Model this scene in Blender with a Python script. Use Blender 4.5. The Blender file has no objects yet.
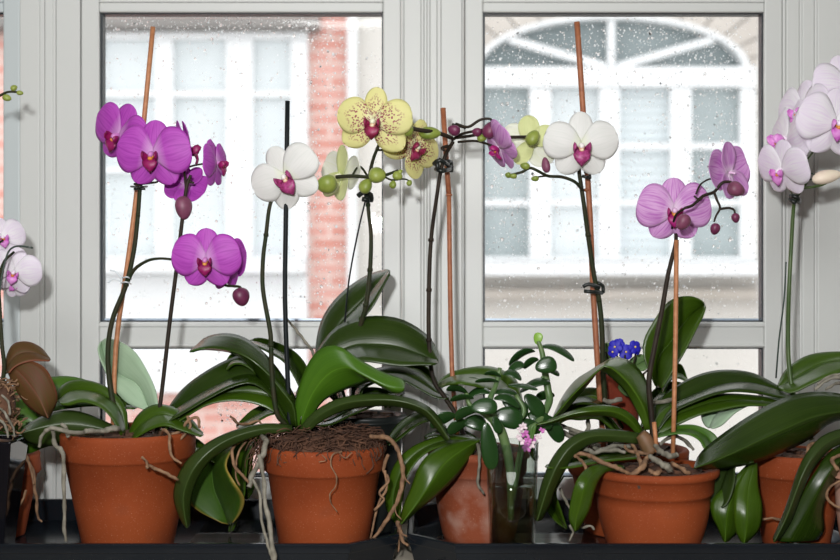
import bpy, math, random
from mathutils import Vector, Matrix, Quaternion
random.seed(7)
SC = bpy.context.scene
COL = SC.collection
# ---------------------------------------------------------------- camera, sky, light, exposure
D = 1.2            # camera distance to the plane of the pots
ZC = 1.10          # camera height above the room floor
cam = bpy.data.cameras.new('camera'); camo = bpy.data.objects.new('camera', cam); COL.objects.link(camo)
camo.location = (0, -D, ZC); camo.rotation_euler = (math.pi/2, 0, 0)
cam.sensor_width = 36; cam.lens = 36*D/0.84; cam.clip_start = 0.02; cam.clip_end = 200
cam.dof.use_dof = True; cam.dof.focus_distance = 1.2; cam.dof.aperture_fstop = 6.0
SC.camera = camo
w = bpy.data.worlds.new('overcast_sky'); SC.world = w; w.use_nodes = True
bg = w.node_tree.nodes['Background']; bg.inputs[0].default_value = (0.97, 0.985, 1.0, 1); bg.inputs[1].default_value = 1.85
def area(name, loc, target, size, power, col=(1, 1, 1)):
    l = bpy.data.lights.new(name, 'AREA'); l.energy = power; l.size = size; l.color = col; l.shape = 'DISK'
    o = bpy.data.objects.new(name, l); COL.objects.link(o); o.location = loc
    o.rotation_euler = (Vector(target)-Vector(loc)).to_track_quat('-Z', 'Y').to_euler()
    return o
area('camera_flash', (-0.085, -1.22, ZC+0.14), (0.0, 0.1, ZC+0.02), 0.05, 10.5, (1.0, 1.0, 1.0))
area('added_bounce_fill', (-0.2, -1.9, 2.5), (0, -.3, 0.8), 1.6, 36, (1.0, 0.995, 0.98))  # added fill for bounced room light, unseen above and behind the camera
SC.view_settings.view_transform = 'Standard'; SC.view_settings.look = 'None'
SC.view_settings.gamma = 1; SC.view_settings.exposure = 0.14; SC.view_settings.use_curve_mapping = False
SC.cycles.use_denoising = True
SC.cycles.max_bounces = 8; SC.cycles.transparent_max_bounces = 24
SC.cycles.caustics_reflective = False; SC.cycles.caustics_refractive = False
SC.cycles.sample_clamp_indirect = 4

# ---------------------------------------------------------------- helpers
def at(px, py, y=0.0):
    """photo pixel at depth y -> world point"""
    k = (D+y)/D/1000.0
    return Vector(((px-420)*k, y, ZC+(280-py)*k))
def sc(y): return (D+y)/D/1000.0

class MB:
    def __init__(s): s.v = []; s.f = []; s.uv = []; s.m = []; s.smooth = []
    def add(s, vs, fs, uvs=None, mi=0, smooth=True):
        b = len(s.v); s.v += [Vector(v) for v in vs]
        s.uv += uvs if uvs else [(0, 0)]*len(vs)
        for f in fs: s.f.append(tuple(b+i for i in f)); s.m.append(mi); s.smooth.append(smooth)
    def box(s, a, b, mi=0, M=None):
        (x0, y0, z0), (x1, y1, z1) = a, b
        x0, x1 = min(x0, x1), max(x0, x1); y0, y1 = min(y0, y1), max(y0, y1); z0, z1 = min(z0, z1), max(z0, z1)
        vs = [Vector(p) for p in ((x0,y0,z0),(x1,y0,z0),(x1,y1,z0),(x0,y1,z0),(x0,y0,z1),(x1,y0,z1),(x1,y1,z1),(x0,y1,z1))]
        if M: vs = [M @ v for v in vs]
        s.add(vs, [(3,2,1,0),(4,5,6,7),(0,1,5,4),(1,2,6,5),(2,3,7,6),(3,0,4,7)], None, mi, False)
    def tube(s, pts, r, n=8, mi=0, sub=4):
        P = smooth_line(pts, sub) if len(pts) > 2 and sub > 1 else [Vector(p) for p in pts]
        m = len(P)
        def rad(i):
            if isinstance(r, (int, float)): return r
            t = i/(m-1)*(len(r)-1); k = min(int(t), len(r)-2); return r[k]*(1-t+k)+r[k+1]*(t-k)
        vs = []; uv = []; prev = None
        for i, p in enumerate(P):
            T = (P[min(i+1, m-1)]-P[max(i-1, 0)])
            T = T.normalized() if T.length > 1e-9 else Vector((0, 0, 1))
            if prev is None:
                u = T.orthogonal().normalized()
            else:
                u = prev-T*prev.dot(T); u = u.normalized() if u.length > 1e-6 else T.orthogonal().normalized()
            prev = u; v = T.cross(u)
            for k in range(n):
                a = 2*math.pi*k/n; vs.append(p+(u*math.cos(a)+v*math.sin(a))*rad(i)); uv.append((i/(m-1), k/n))
        fs = [(i*n+k, i*n+(k+1) % n, (i+1)*n+(k+1) % n, (i+1)*n+k) for i in range(m-1) for k in range(n)]
        fs.append(tuple(range(n-1, -1, -1))); fs.append(tuple((m-1)*n+k for k in range(n)))
        s.add(vs, fs, uv, mi)
    def ell(s, c, ax, n=12, m=8, mi=0):
        """ellipsoid, ax = three axis vectors"""
        vs = []; fs = []
        for i in range(m+1):
            th = math.pi*i/m
            for k in range(n):
                ph = 2*math.pi*k/n
                vs.append(Vector(c)+ax[0]*math.sin(th)*math.cos(ph)+ax[1]*math.sin(th)*math.sin(ph)+ax[2]*math.cos(th))
        for i in range(m):
            for k in range(n): fs.append((i*n+k, (i+1)*n+k, (i+1)*n+(k+1) % n, i*n+(k+1) % n))
        s.add(vs, fs, [(i/m, k/n) for i in range(m+1) for k in range(n)], mi)
    def lathe(s, prof, c, n=64, mi=0, closed=True):
        """prof = list of (r, z), outer up then inner down"""
        m = len(prof); vs = []; fs = []
        for r, z in prof:
            for k in range(n):
                a = 2*math.pi*k/n; vs.append(Vector((c[0]+r*math.cos(a), c[1]+r*math.sin(a), c[2]+z)))
        for i in range(m-1):
            for k in range(n): fs.append((i*n+k, i*n+(k+1) % n, (i+1)*n+(k+1) % n, (i+1)*n+k))
        if closed:
            fs.append(tuple(range(n-1, -1, -1))); fs.append(tuple((m-1)*n+k for k in range(n)))
        s.add(vs, fs, [(k/n, i/m) for i in range(m) for k in range(n)], mi)
    def prism(s, poly, y0, y1, mi=0):
        """poly = (x, z) points, extruded in y"""
        n = len(poly)
        vs = [Vector((x, y0, z)) for x, z in poly]+[Vector((x, y1, z)) for x, z in poly]
        fs = [tuple(range(n)), tuple(range(2*n-1, n-1, -1))]+[(i, i+n, (i+1) % n+n, (i+1) % n) for i in range(n)]
        s.add(vs, fs, None, mi, False)
    def build(s, name, mats, parent=None, bevel=0, solid=0, off=-1, backmat=False, local=False):
        me = bpy.data.meshes.new(name)
        o0 = Vector((0, 0, 0))
        if parent is not None and not local: o0 = root_loc(parent)
        me.from_pydata([tuple(v-o0) for v in s.v], [], s.f)
        ul = me.uv_layers.new(name='UVMap')
        for p in me.polygons:
            p.material_index = s.m[p.index]; p.use_smooth = s.smooth[p.index]
            for li in p.loop_indices: ul.data[li].uv = s.uv[me.loops[li].vertex_index]
        me.validate()
        if not isinstance(mats, (list, tuple)): mats = [mats]
        for m in mats: me.materials.append(m)
        o = bpy.data.objects.new(name, me); COL.objects.link(o)
        if parent is not None: o.parent = parent
        if bevel:
            b = o.modifiers.new('bevel', 'BEVEL'); b.width = bevel; b.segments = 2; b.limit_method = 'ANGLE'
        if solid:
            b = o.modifiers.new('solidify', 'SOLIDIFY'); b.thickness = solid; b.offset = off
            if backmat: b.material_offset = 1
        return o
def root_loc(o):
    v = Vector(o.location)
    while o.parent is not None: o = o.parent; v += o.location
    return v
def smooth_line(pts, sub=5):
    P = [Vector(p) for p in pts]; out = []
    P = [P[0]*2-P[1]]+P+[P[-1]*2-P[-2]]
    for i in range(1, len(P)-2):
        a, b, c, d = P[i-1:i+3]
        for k in range(sub):
            t = k/sub
            out.append(0.5*((2*b)+(c-a)*t+(2*a-5*b+4*c-d)*t*t+(3*b-a-3*c+d)*t*t*t))
    out.append(P[-2]); return out
def resample(P, n, curve=None):
    L = [0]
    for a, b in zip(P, P[1:]): L.append(L[-1]+(b-a).length)
    out = []; j = 0
    for i in range(n):
        t = i/(n-1)
        if curve: t = curve(t)
        d = t*L[-1]
        while j < len(L)-2 and L[j+1] < d: j += 1
        if L[j] > d: j = 0
        q = (d-L[j])/max(L[j+1]-L[j], 1e-9); out.append(P[j].lerp(P[j+1], min(max(q, 0), 1)))
    return out
def empty(name, loc, label, cat, group=None):
    o = bpy.data.objects.new(name, None); COL.objects.link(o); o.location = loc; o.empty_display_size = 0.02
    o['label'] = label; o['category'] = cat
    if group: o['group'] = group
    return o
def tag(o, label, cat, group=None):
    o['label'] = label; o['category'] = cat
    if group: o['group'] = group
    return o
def struct(o): o['kind'] = 'structure'; return o

# ---------------------------------------------------------------- materials
def mat(name, col=(.8, .8, .8), rough=.5, **kw):
    m = bpy.data.materials.new(name); m.use_nodes = True
    b = m.node_tree.nodes['Principled BSDF']
    b.inputs['Base Color'].default_value = (*col, 1); b.inputs['Roughness'].default_value = rough
    for k, v in kw.items(): b.inputs[k.replace('_', ' ')].default_value = v
    return m
def N(m, t, **kw):
    n = m.node_tree.nodes.new(t)
    for k, v in kw.items(): setattr(n, k, v)
    return n
def L(m, a, b): m.node_tree.links.new(a, b)
def ramp(m, fac, stops):
    r = N(m, 'ShaderNodeValToRGB'); e = r.color_ramp.elements
    while len(e) < len(stops): e.new(0.5)
    for i, (p, c) in enumerate(stops): e[i].position = p; e[i].color = (*c, 1) if len(c) == 3 else c
    L(m, fac, r.inputs[0]); return r.outputs[0]
def mix(m, fac, a, b, mode='MIX'):
    x = N(m, 'ShaderNodeMix', data_type='RGBA', blend_type=mode)
    for i, v in ((0, fac), (6, a), (7, b)):
        if isinstance(v, (int, float)): x.inputs[i].default_value = v
        elif isinstance(v, tuple): x.inputs[i].default_value = (*v, 1)
        else: L(m, v, x.inputs[i])
    return x.outputs[2]
def math_(m, op, a, b=0.0, c=None):
    x = N(m, 'ShaderNodeMath', operation=op)
    for i, v in enumerate((a, b, c)):
        if v is None: continue
        if isinstance(v, (int, float)): x.inputs[i].default_value = v
        else: L(m, v, x.inputs[i])
    return x.outputs[0]
def noise(m, scale, detail=3, vec=None, dist=0.0):
    n = N(m, 'ShaderNodeTexNoise'); n.inputs['Scale'].default_value = scale; n.inputs['Detail'].default_value = detail
    n.inputs['Distortion'].default_value = dist
    if vec is None:
        tc = N(m, 'ShaderNodeTexCoord'); vec = tc.outputs['Object']
    L(m, vec, n.inputs['Vector']); return n.outputs['Fac']
def uvvec(m, su, sv):
    tc = N(m, 'ShaderNodeTexCoord'); mp = N(m, 'ShaderNodeMapping'); mp.inputs['Scale'].default_value = (su, sv, 1)
    L(m, tc.outputs['UV'], mp.inputs['Vector']); return mp.outputs[0]
def uvsep(m):
    tc = N(m, 'ShaderNodeTexCoord'); s = N(m, 'ShaderNodeSeparateXYZ'); L(m, tc.outputs['UV'], s.inputs[0]); return s.outputs[0], s.outputs[1]
def bump(m, h, strength=.3, dist=.001):
    b = N(m, 'ShaderNodeBump'); b.inputs['Strength'].default_value = strength; b.inputs['Distance'].default_value = dist
    L(m, h, b.inputs['Height']); L(m, b.outputs[0], m.node_tree.nodes['Principled BSDF'].inputs['Normal'])
def base(m): return m.node_tree.nodes['Principled BSDF'].inputs['Base Color']
def noisy(name, c1, c2, scale, rough=.5, b=0, bd=.001, **kw):
    m = mat(name, c1, rough, **kw); f = noise(m, scale, 5)
    L(m, ramp(m, f, [(.3, c1), (.7, c2)]), base(m))
    if b: bump(m, f, b, bd)
    return m
def translucent(m, amount):
    """let some light through thin tissue"""
    nt = m.node_tree; p = nt.nodes['Principled BSDF']; out = [n for n in nt.nodes if n.type == 'OUTPUT_MATERIAL'][0]
    t = N(m, 'ShaderNodeBsdfTranslucent'); x = N(m, 'ShaderNodeMixShader'); x.inputs[0].default_value = amount
    if base(m).is_linked: L(m, base(m).links[0].from_socket, t.inputs[0])
    else: t.inputs[0].default_value = base(m).default_value
    L(m, p.outputs[0], x.inputs[1]); L(m, t.outputs[0], x.inputs[2]); L(m, x.outputs[0], out.inputs[0])

def leaf_mat(name, c1, c2, rough=.3, edge=None, spec=.45, thr=0.06):
    m = mat(name, c1, rough); m.node_tree.nodes['Principled BSDF'].inputs['Specular IOR Level'].default_value = spec
    f = noise(m, 1.0, 4, uvvec(m, 2.0, 42)); g = noise(m, 14, 3)
    c = ramp(m, math_(m, 'ADD', math_(m, 'MULTIPLY', f, .6), math_(m, 'MULTIPLY', g, .4)), [(.35, c1), (.68, c2)])
    u, v = uvsep(m); d = math_(m, 'ABSOLUTE', math_(m, 'SUBTRACT', v, .5))
    # paler thin midrib and margin
    c = mix(m, ramp(m, d, [(0.0, (1, 1, 1)), (.014, (0, 0, 0))]), c, tuple(min(1, x*1.35+.004) for x in c2))
    if edge: c = mix(m, ramp(m, math_(m, 'ADD', d, math_(m, 'MULTIPLY', f, .05)), [(.455, (0, 0, 0)), (.53, (1, 1, 1))]), c, edge)
    L(m, c, base(m)); bump(m, f, .25, .0006)
    if thr: translucent(m, thr)
    return m
LF = {
 'dark':  leaf_mat('leaf_dark_green', (.012, .028, .002), (.025, .050, .004), .27),
 'mid':   leaf_mat('leaf_mid_green', (.028, .062, .003), (.048, .098, .005), .30),
 'bright':leaf_mat('leaf_fresh_green', (.036, .105, .006), (.064, .155, .008), .36, thr=.08),
 'under': leaf_mat('leaf_underside', (.024, .068, .008), (.042, .105, .013), .45, thr=.08),
 'olive': leaf_mat('leaf_olive', (.018, .036, .006), (.034, .058, .009), .38),
 'pale':  leaf_mat('leaf_painted_sheen', (.31, .44, .29), (.42, .55, .39), .38),  # window sheen on the blade put into a pale base colour
 'brown': leaf_mat('leaf_bronze', (.060, .055, .010), (.110, .030, .016), .55, (.20, .06, .03), spec=.2),
 'yellowed': leaf_mat('leaf_yellowing', (.030, .075, .008), (.050, .110, .010), .4, (.28, .20, .04)),
 'violet': leaf_mat('leaf_violet', (.09, .17, .05), (.16, .27, .09), .6),
}
JADE = leaf_mat('jade_leaf', (.010, .034, .007), (.018, .056, .012), .2, thr=0)
JADE2 = leaf_mat('jade_bud', (.18, .36, .04), (.25, .42, .06), .35, thr=0)

def petal_mat(name, body, vein, center, vs=.6, spots=None, edge=None, thr=.3, cu=.3):
    m = mat(name, body, .55); u, v = uvsep(m)
    f = noise(m, 1.0, 3, uvvec(m, 1.3, 20), .3)
    c = mix(m, math_(m, 'MULTIPLY', ramp(m, f, [(.44, (0, 0, 0)), (.62, (1, 1, 1))]), vs), body, vein)
    c = mix(m, ramp(m, u, [(0.02, (1, 1, 1)), (cu, (0, 0, 0))]), c, center)
    if edge: c = mix(m, ramp(m, u, [(.45, (0, 0, 0)), (.9, (.6, .6, .6)), (1.0, (.2, .2, .2))]), c, edge)
    if spots:
        vo = N(m, 'ShaderNodeTexVoronoi'); vo.inputs['Scale'].default_value = 1.0; L(m, uvvec(m, 17, 19), vo.inputs['Vector'])
        k = ramp(m, vo.outputs['Distance'], [(.38, (1, 1, 1)), (.48, (0, 0, 0))])
        k = math_(m, 'MULTIPLY', k, ramp(m, math_(m, 'ADD', u, math_(m, 'MULTIPLY', math_(m, 'ABSOLUTE', math_(m, 'SUBTRACT', v, .5)), .7)), [(.08, (0, 0, 0)), (.14, (1, 1, 1)), (.65, (1, 1, 1)), (.88, (0, 0, 0))]))
        c = mix(m, k, c, spots)
    L(m, c, base(m)); bump(m, f, .15, .0004); translucent(m, thr); return m
PM = {
 'magenta': petal_mat('petal_magenta', (.56, .09, .58), (.37, .025, .41), (.74, .42, .74), .55, cu=.35),
 'white': petal_mat('petal_white', (.84, .84, .82), (.74, .76, .72), (.80, .84, .66), .4),
 'yellow': petal_mat('petal_yellow_spotted', (.82, .79, .36), (.78, .75, .32), (.84, .84, .58), .3, spots=(.33, .04, .09)),
 'pink': petal_mat('petal_pink_veined', (.71, .40, .71), (.50, .12, .52), (.84, .68, .82), .8),
 'blush': petal_mat('petal_white_blushed', (.88, .86, .89), (.77, .62, .82), (.90, .89, .90), .45, edge=(.84, .76, .88)),
 'green_white': petal_mat('petal_cream_white', (.82, .83, .74), (.74, .77, .55), (.78, .82, .50), .5),
 'green': petal_mat('sepal_lime', (.70, .74, .36), (.60, .66, .28), (.62, .70, .26), .4),
}
LM = {
 'magenta': noisy('lip_crimson', (.17, .0, .06), (.32, .01, .12), 120, .45),
 'white': noisy('lip_wine', (.16, .004, .05), (.50, .08, .28), 260, .45),
 'yellow': noisy('lip_maroon', (.13, .005, .02), (.40, .03, .12), 150, .45),
 'pink': noisy('lip_red_purple', (.24, .0, .08), (.40, .02, .20), 120, .45),
 'blush': noisy('lip_violet_pink', (.55, .10, .50), (.75, .35, .70), 150, .45),
}
LM['green_white'] = LM['white']
CAL = noisy('callus_orange', (.60, .16, .03), (.75, .40, .08), 300, .5)
CAL2 = noisy('callus_cream', (.85, .78, .55), (.70, .25, .12), 400, .5)
COLM = {k: mat('column_'+k, c, .5) for k, c in dict(magenta=(.6, .22, .55), white=(.85, .82, .78), yellow=(.82, .82, .6), pink=(.75, .5, .72), blush=(.85, .75, .85), green_white=(.8, .8, .6)).items()}
STEM = noisy('flower_stem_green', (.014, .026, .008), (.032, .026, .012), 90, .6, Specular_IOR_Level=.2)
STEMG = noisy('flower_stem_fresh', (.035, .075, .015), (.07, .11, .03), 60, .45)
STEMD = noisy('flower_stem_brown', (.016, .011, .008), (.034, .024, .015), 90, .6, Specular_IOR_Level=.2)
BUDG = noisy('bud_green', (.15, .21, .025), (.30, .35, .07), 60, .45)
BUDP = noisy('bud_purple', (.10, .012, .05), (.17, .03, .08), 90, .45)
BUDM = noisy('bud_mauve', (.14, .035, .07), (.22, .06, .12), 120, .5)
BUDC = noisy('bud_cream', (.72, .58, .48), (.80, .72, .55), 70, .5)
ROOTS = noisy('root_silver', (.10, .09, .065), (.27, .25, .20), 120, .75, .5)
ROOTB = noisy('root_brown', (.10, .05, .025), (.30, .17, .09), 150, .75, .6)
BARK = noisy('bark_chips', (.025, .012, .007), (.13, .055, .028), 60, .85, .6)
MOSS = noisy('coir_fibre', (.035, .014, .008), (.13, .058, .03), 80, .85)
STAKE = noisy('bamboo_stake', (.36, .14, .055), (.50, .22, .10), 200, .55)
STAKED = noisy('bamboo_stake_dark', (.26, .08, .035), (.38, .14, .06), 200, .55)
STICK = mat('stick_dark_green', (.008, .011, .012), .5, Specular_IOR_Level=.15)
CLIP = mat('clip_black', (.01, .014, .012), .4)
CLIPC = mat('clip_clear', (.7, .75, .78), .2)
WIRE = mat('wire_green', (.03, .05, .04), .4)
def terracotta(name, stain=0.0, c1=(.20, .036, .009), c2=(.32, .068, .018)):
    m = mat(name, c1, .75, Specular_IOR_Level=.2); f = noise(m, 9, 6); c = ramp(m, f, [(.3, c1), (.7, c2)])
    sp = noise(m, 900, 2); c = mix(m, ramp(m, sp, [(.66, (0, 0, 0)), (.74, (.35, .35, .35))]), c, (.75, .45, .28))
    d = noise(m, 34, 5); c = mix(m, ramp(m, d, [(.58, (0, 0, 0)), (.75, (.45, .45, .45))]), c, (.17, .045, .02))
    if stain:
        tc = N(m, 'ShaderNodeTexCoord'); s = N(m, 'ShaderNodeSeparateXYZ'); L(m, tc.outputs['Object'], s.inputs[0])
        z = ramp(m, math_(m, 'MULTIPLY', s.outputs[2], 10), [(.0, (.2, .2, .2)), (.25, (1, 1, 1)), (.55, (.5, .5, .5)), (.75, (0, 0, 0))])
        g = ramp(m, noise(m, 30, 8), [(.45, (0, 0, 0)), (.75, (1, 1, 1))])
        c = mix(m, math_(m, 'MULTIPLY', math_(m, 'MULTIPLY', z, g), stain), c, (.62, .50, .42))
    L(m, c, base(m)); bump(m, f, .15, .0008); return m
TERRA = terracotta('terracotta'); TERRAS = terracotta('terracotta_stained', .5, (.18, .042, .017), (.28, .07, .03))
TERRAL = terracotta('terracotta_limed', 1.0, (.35, .15, .10), (.50, .28, .2))
TRAYM = noisy('tray_black_plastic', (.005, .007, .010), (.009, .012, .016), 8, .16, Specular_IOR_Level=.3)
GLOSSB = mat('ceramic_black', (.006, .006, .008), .08)
PLASB = mat('plastic_black', (.015, .018, .017), .4)
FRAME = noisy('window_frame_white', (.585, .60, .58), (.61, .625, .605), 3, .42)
FRAMEL = noisy('window_frame_shaded', (.50, .55, .555), (.53, .58, .585), 3, .42)  # shade on the far left sash put into a cooler, darker frame colour
GASK = mat('window_gasket', (.010, .016, .022), .4)
SPACER = mat('window_spacer', (.45, .55, .66), .35, Metallic=.3)
WALLM = noisy('plaster_wall', (.45, .44, .42), (.48, .47, .45), 5, .8)
FLOORM = noisy('wooden_floor', (.16, .09, .05), (.22, .13, .07), 7, .5)
SILLM = noisy('sill_limestone', (.42, .37, .29), (.60, .54, .44), 26, .6, .3)
WATER = None
def thin_glass(name, tint=(1, 1, 1), ior=1.45, pw=5.0):
    m = bpy.data.materials.new(name); m.use_nodes = True; nt = m.node_tree
    nt.nodes.remove(nt.nodes['Principled BSDF'])
    out = [n for n in nt.nodes if n.type == 'OUTPUT_MATERIAL'][0]
    t = N(m, 'ShaderNodeBsdfTransparent'); t.inputs[0].default_value = (*tint, 1)
    g = N(m, 'ShaderNodeBsdfGlossy'); g.inputs['Roughness'].default_value = 0.02
    lw = N(m, 'ShaderNodeLayerWeight'); lw.inputs[0].default_value = .5; r0 = ((ior-1)/(ior+1))**2
    f = math_(m, 'MULTIPLY_ADD', math_(m, 'POWER', lw.outputs['Facing'], pw), 1-r0, r0); x = N(m, 'ShaderNodeMixShader')
    L(m, f, x.inputs[0]); L(m, t.outputs[0], x.inputs[1]); L(m, g.outputs[0], x.inputs[2]); L(m, x.outputs[0], out.inputs[0])
    return m
PANE = thin_glass('window_glass')
TUMB = thin_glass('tumbler_glass', (.91, .95, .93), 1.7, 3.0)
WATER = thin_glass('vase_water', (.78, .72, .56), 1.33)
DROP = mat('rain_drop', (1, 1, 1), 0.0, IOR=1.33); DROP.node_tree.nodes['Principled BSDF'].inputs['Transmission Weight'].default_value = 1

DROPW = bpy.data.materials.new('rain_drop_glint'); DROPW.use_nodes = True  # flash glint on the drops put into a milky white body
p_ = DROPW.node_tree.nodes['Principled BSDF']; p_.inputs['Base Color'].default_value = (.93, .95, .96, 1); p_.inputs['Roughness'].default_value = .05
translucent(DROPW, .75)
# ================================================================ THE SETTING: room, window wall
def slab(name, a, b, m, bevel=0):
    mb = MB(); mb.box(a, b); o = mb.build(name, m, bevel=bevel); return struct(o)
RX, RB, RT = 2.0, -3.2, 2.6
WY = 0.165                     # room-side face of the window joinery
def gx(px, y=WY): return at(px, 0, y).x
def gz(py, y=WY): return at(0, py, y).z
SILLZ = ZC-0.275
slab('floor', (-RX, RB, -0.1), (RX, .35, 0), FLOORM)
slab('ceiling', (-RX, RB, RT), (RX, .35, RT+.1), WALLM)
slab('wall_left', (-RX-.1, RB, 0), (-RX, .35, RT), WALLM)
slab('wall_right', (RX, RB, 0), (RX+.1, .35, RT), WALLM)
slab('wall_back', (-RX, RB-.1, 0), (RX, RB, RT), WALLM)
XL, XR = gx(-330), gx(1190)
mb = MB()
mb.box((-RX, .18, 0), (RX, .35, SILLZ-.04)); mb.box((-RX, .18, gz(-640)), (RX, .35, RT))
mb.box((-RX, .18, SILLZ-.04), (XL, .35, gz(-640))); mb.box((XR, .18, SILLZ-.04), (RX, .35, gz(-640)))
struct(mb.build('wall_window', WALLM))
struct((lambda m_: (m_.box((-RX+.2, -.13, SILLZ-.04), (RX-.2, .40, SILLZ)), m_.build('trim_sill', SILLM, bevel=.004))[1])(MB()))

def rect_ring(mb, x0, x1, z0, z1, w0, w1, ya, yb, mi=0):
    """frame around an opening x0..x1, z0..z1, outer margin w0 (sides) / w1 (top, bottom)"""
    mb.box((x0-w0, ya, z0-w1), (x0, yb, z1+w1), mi); mb.box((x1, ya, z0-w1), (x1+w0, yb, z1+w1), mi)
    mb.box((x0, ya, z1), (x1, yb, z1+w1), mi); mb.box((x0, ya, z0-w1), (x1, yb, z0), mi)
GY = 0.181                      # glass plane
def window(n, g0, g1, frame_mat, s0=18, s1=18):
    """g0, g1: glass edges in photo pixels"""
    root = bpy.data.objects.new('window_%d' % n, None); COL.objects.link(root); struct(root)
    x0, x1 = gx(g0), gx(g1)
    zt, zm0, zm1, zb = gz(12), gz(322), gz(348), gz(478)
    mb = MB(); k = sc(WY)
    xa, xb = x0-s0*k, x1+s1*k
    mb.box((xa, WY, SILLZ), (x0, GY+.012, gz(-30))); mb.box((x1, WY, SILLZ), (xb, GY+.012, gz(-30)))
    mb.box((x0, WY+.0005, zt), (x1, GY+.012, gz(-30))); mb.box((x0, WY+.0005, zm1), (x1, GY+.03, zm0)); mb.box((x0, WY+.0005, SILLZ), (x1, GY+.03, zb))
    mb.build('sash_frame', frame_mat, root, bevel=.0018)
    # small glazing beads on the mid rail and the top rail
    mb = MB(); mb.box((x0, WY-.0015, zm0-.0055), (x1, WY+.004, zm0-.0015)); mb.box((x0, WY-.002, zm1+.0015), (x1, WY+.004, zm1+.004)); mb.box((x0, WY-.002, gz(2.5)), (x1, WY+.004, gz(1)))
    mb.build('glazing_bead', frame_mat, root, bevel=.0008)
    for (za, zb_) in ((zm0, zt), (zb, zm1)):
        g = MB(); t = .0026; tv = .0014; rect_ring(g, x0+t, x1-t*.6, za+tv, zb_-tv, t, tv, WY+.006, GY+.003)
        g.build('gasket', GASK, root)
        g = MB(); g.box((x0+t+.0002, GY-.002, za+tv+.0001), (x1-t-.0002, GY+.003, za+tv+.0022))
        g.build('spacer', SPACER, root)
        g = MB(); g.box((x0+t, GY+.004, za+t), (x1-t, GY+.008, zb_-t)); g.build('pane', PANE, root)
    # unseen transom added above the sash to let in more sky light
    mb = MB(); rect_ring(mb, x0, x1, gz(-600), gz(-85), s0*k*.95, .02, WY, GY+.012); mb.build('added_transom_frame', frame_mat, root, bevel=.0018)
    g = MB(); g.box((x0+.0005, GY+.004, gz(-600)), (x1-.0005, GY+.008, gz(-85))); g.build('pane', PANE, root)
    return root
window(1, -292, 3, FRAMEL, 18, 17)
window(2, 99, 383, FRAME); window(3, 483, 764.5, FRAME); window(4, 862, 1150, FRAME)
# mouldings between the windows: (px0, px1, how far they stand into the room)
def mullion(n, prof, m=FRAME):
    mb = MB()
    for i, (a, b, d) in enumerate(prof): mb.box((gx(a), WY-d*.35, SILLZ), (gx(b), GY+.012, gz(-640)))
    return struct(mb.build('trim_%d' % n, m, bevel=.0012))
mullion(1, [(20, 40, .004), (40, 45, .007), (45, 53, .003), (53, 56.5, .009), (56.5, 80.4, .005)])
mullion(2, [(402, 404, -.002), (404, 421, .004), (421, 424, .008), (424, 427, .003), (427, 430, .008), (430, 437, .005), (437, 441, .010), (441, 462, .004), (462, 464, -.002)])
mullion(3, [(783, 786, -.002), (786, 799, .004), (799, 802, .008), (802, 814, .004), (814, 817, .009), (817, 843, .005)])
mb = MB(); mb.box((XL, WY-.006, gz(-30)), (XR, GY+.012, gz(-66))); struct(mb.build('trim_head', FRAME, bevel=.002))
mb = MB(); mb.box((XL, WY-.01, SILLZ), (XR, WY-.0006, SILLZ+.012)); struct(mb.build('trim_foot', FRAME, bevel=.002))

# rain on the outer face of the glass: countless drops
mb = MB()
def drop(x, z, r):
    mi_ = 0 if random.random() < .35 else 1
    if mi_: r *= .8
    y = GY+.0081; vs = []; n = 7; el = random.uniform(1, 1.35)
    for j, (rr, h) in enumerate(((1, 0), (.85, .45), (.45, .80))):
        for k in range(n):
            a = 2*math.pi*k/n; vs.append((x+r*rr*math.cos(a), y+r*h, z+r*rr*el*math.sin(a)))
    vs.append((x, y+r*.88, z)); fs = []
    for j in range(2):
        for k in range(n): fs.append((j*n+k, (j+1)*n+k, (j+1)*n+(k+1) % n, j*n+(k+1) % n))
    for k in range(n): fs.append((2*n+k, 3*n, 2*n+(k+1) % n))
    vs += vs[:n]; fs.append(tuple(range(3*n+1, 4*n+1)))
    mb.add(vs, fs, None, mi_)
for (a, b, c, d, cnt) in ((104, 380, 16, 318, 1500), (104, 345, 16, 38, 260), (300, 350, 20, 305, 420), (487, 760, 16, 318, 2300), (487, 740, 24, 90, 420), (487, 535, 90, 250, 220), (685, 735, 90, 200, 160), (104, 380, 352, 470, 300), (215, 245, 395, 425, 60), (487, 760, 352, 470, 260)):
    for i in range(int(cnt*1.8)):
        p = at(random.uniform(a, b), random.uniform(c, d), GY); drop(p.x, p.z, min(.0021, .00056*math.exp(random.gauss(.05, .42))))
o = mb.build('rain_drops', [DROP, DROPW]); o['kind'] = 'stuff'; tag(o, 'scattered rain drops clinging to the outside of the window glass', 'rain drops')

# ================================================================ OUTSIDE: the houses across the street
FY = 7.0
def F(px, py, y=FY): return at(px, py, y)
STREET = -3.2
slab('street_ground', (-14, .5, STREET-.1), (14, FY+.5, STREET), noisy('wet_pavement', (.30, .29, .28), (.42, .41, .39), 2, .6))
BR = mat('brick_red', (.5, .2, .15), .85)
bt = N(BR, 'ShaderNodeTexBrick'); tc = N(BR, 'ShaderNodeTexCoord'); mp = N(BR, 'ShaderNodeMapping')
mp.inputs['Rotation'].default_value = (math.pi/2, 0, 0); L(BR, tc.outputs['Object'], mp.inputs[0]); L(BR, mp.outputs[0], bt.inputs[0])
bt.inputs['Color1'].default_value = (.60, .27, .22, 1); bt.inputs['Color2'].default_value = (.68, .38, .33, 1); bt.inputs['Mortar'].default_value = (.70, .55, .50, 1)
bt.inputs['Scale'].default_value = 1.0; bt.inputs['Mortar Size'].default_value = .012; bt.inputs['Brick Width'].default_value = .25; bt.inputs['Row Height'].default_value = .085
L(BR, bt.outputs[0], base(BR))
LIME = noisy('limestone', (.56, .54, .50), (.66, .63, .59), 1.2, .85)
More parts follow.
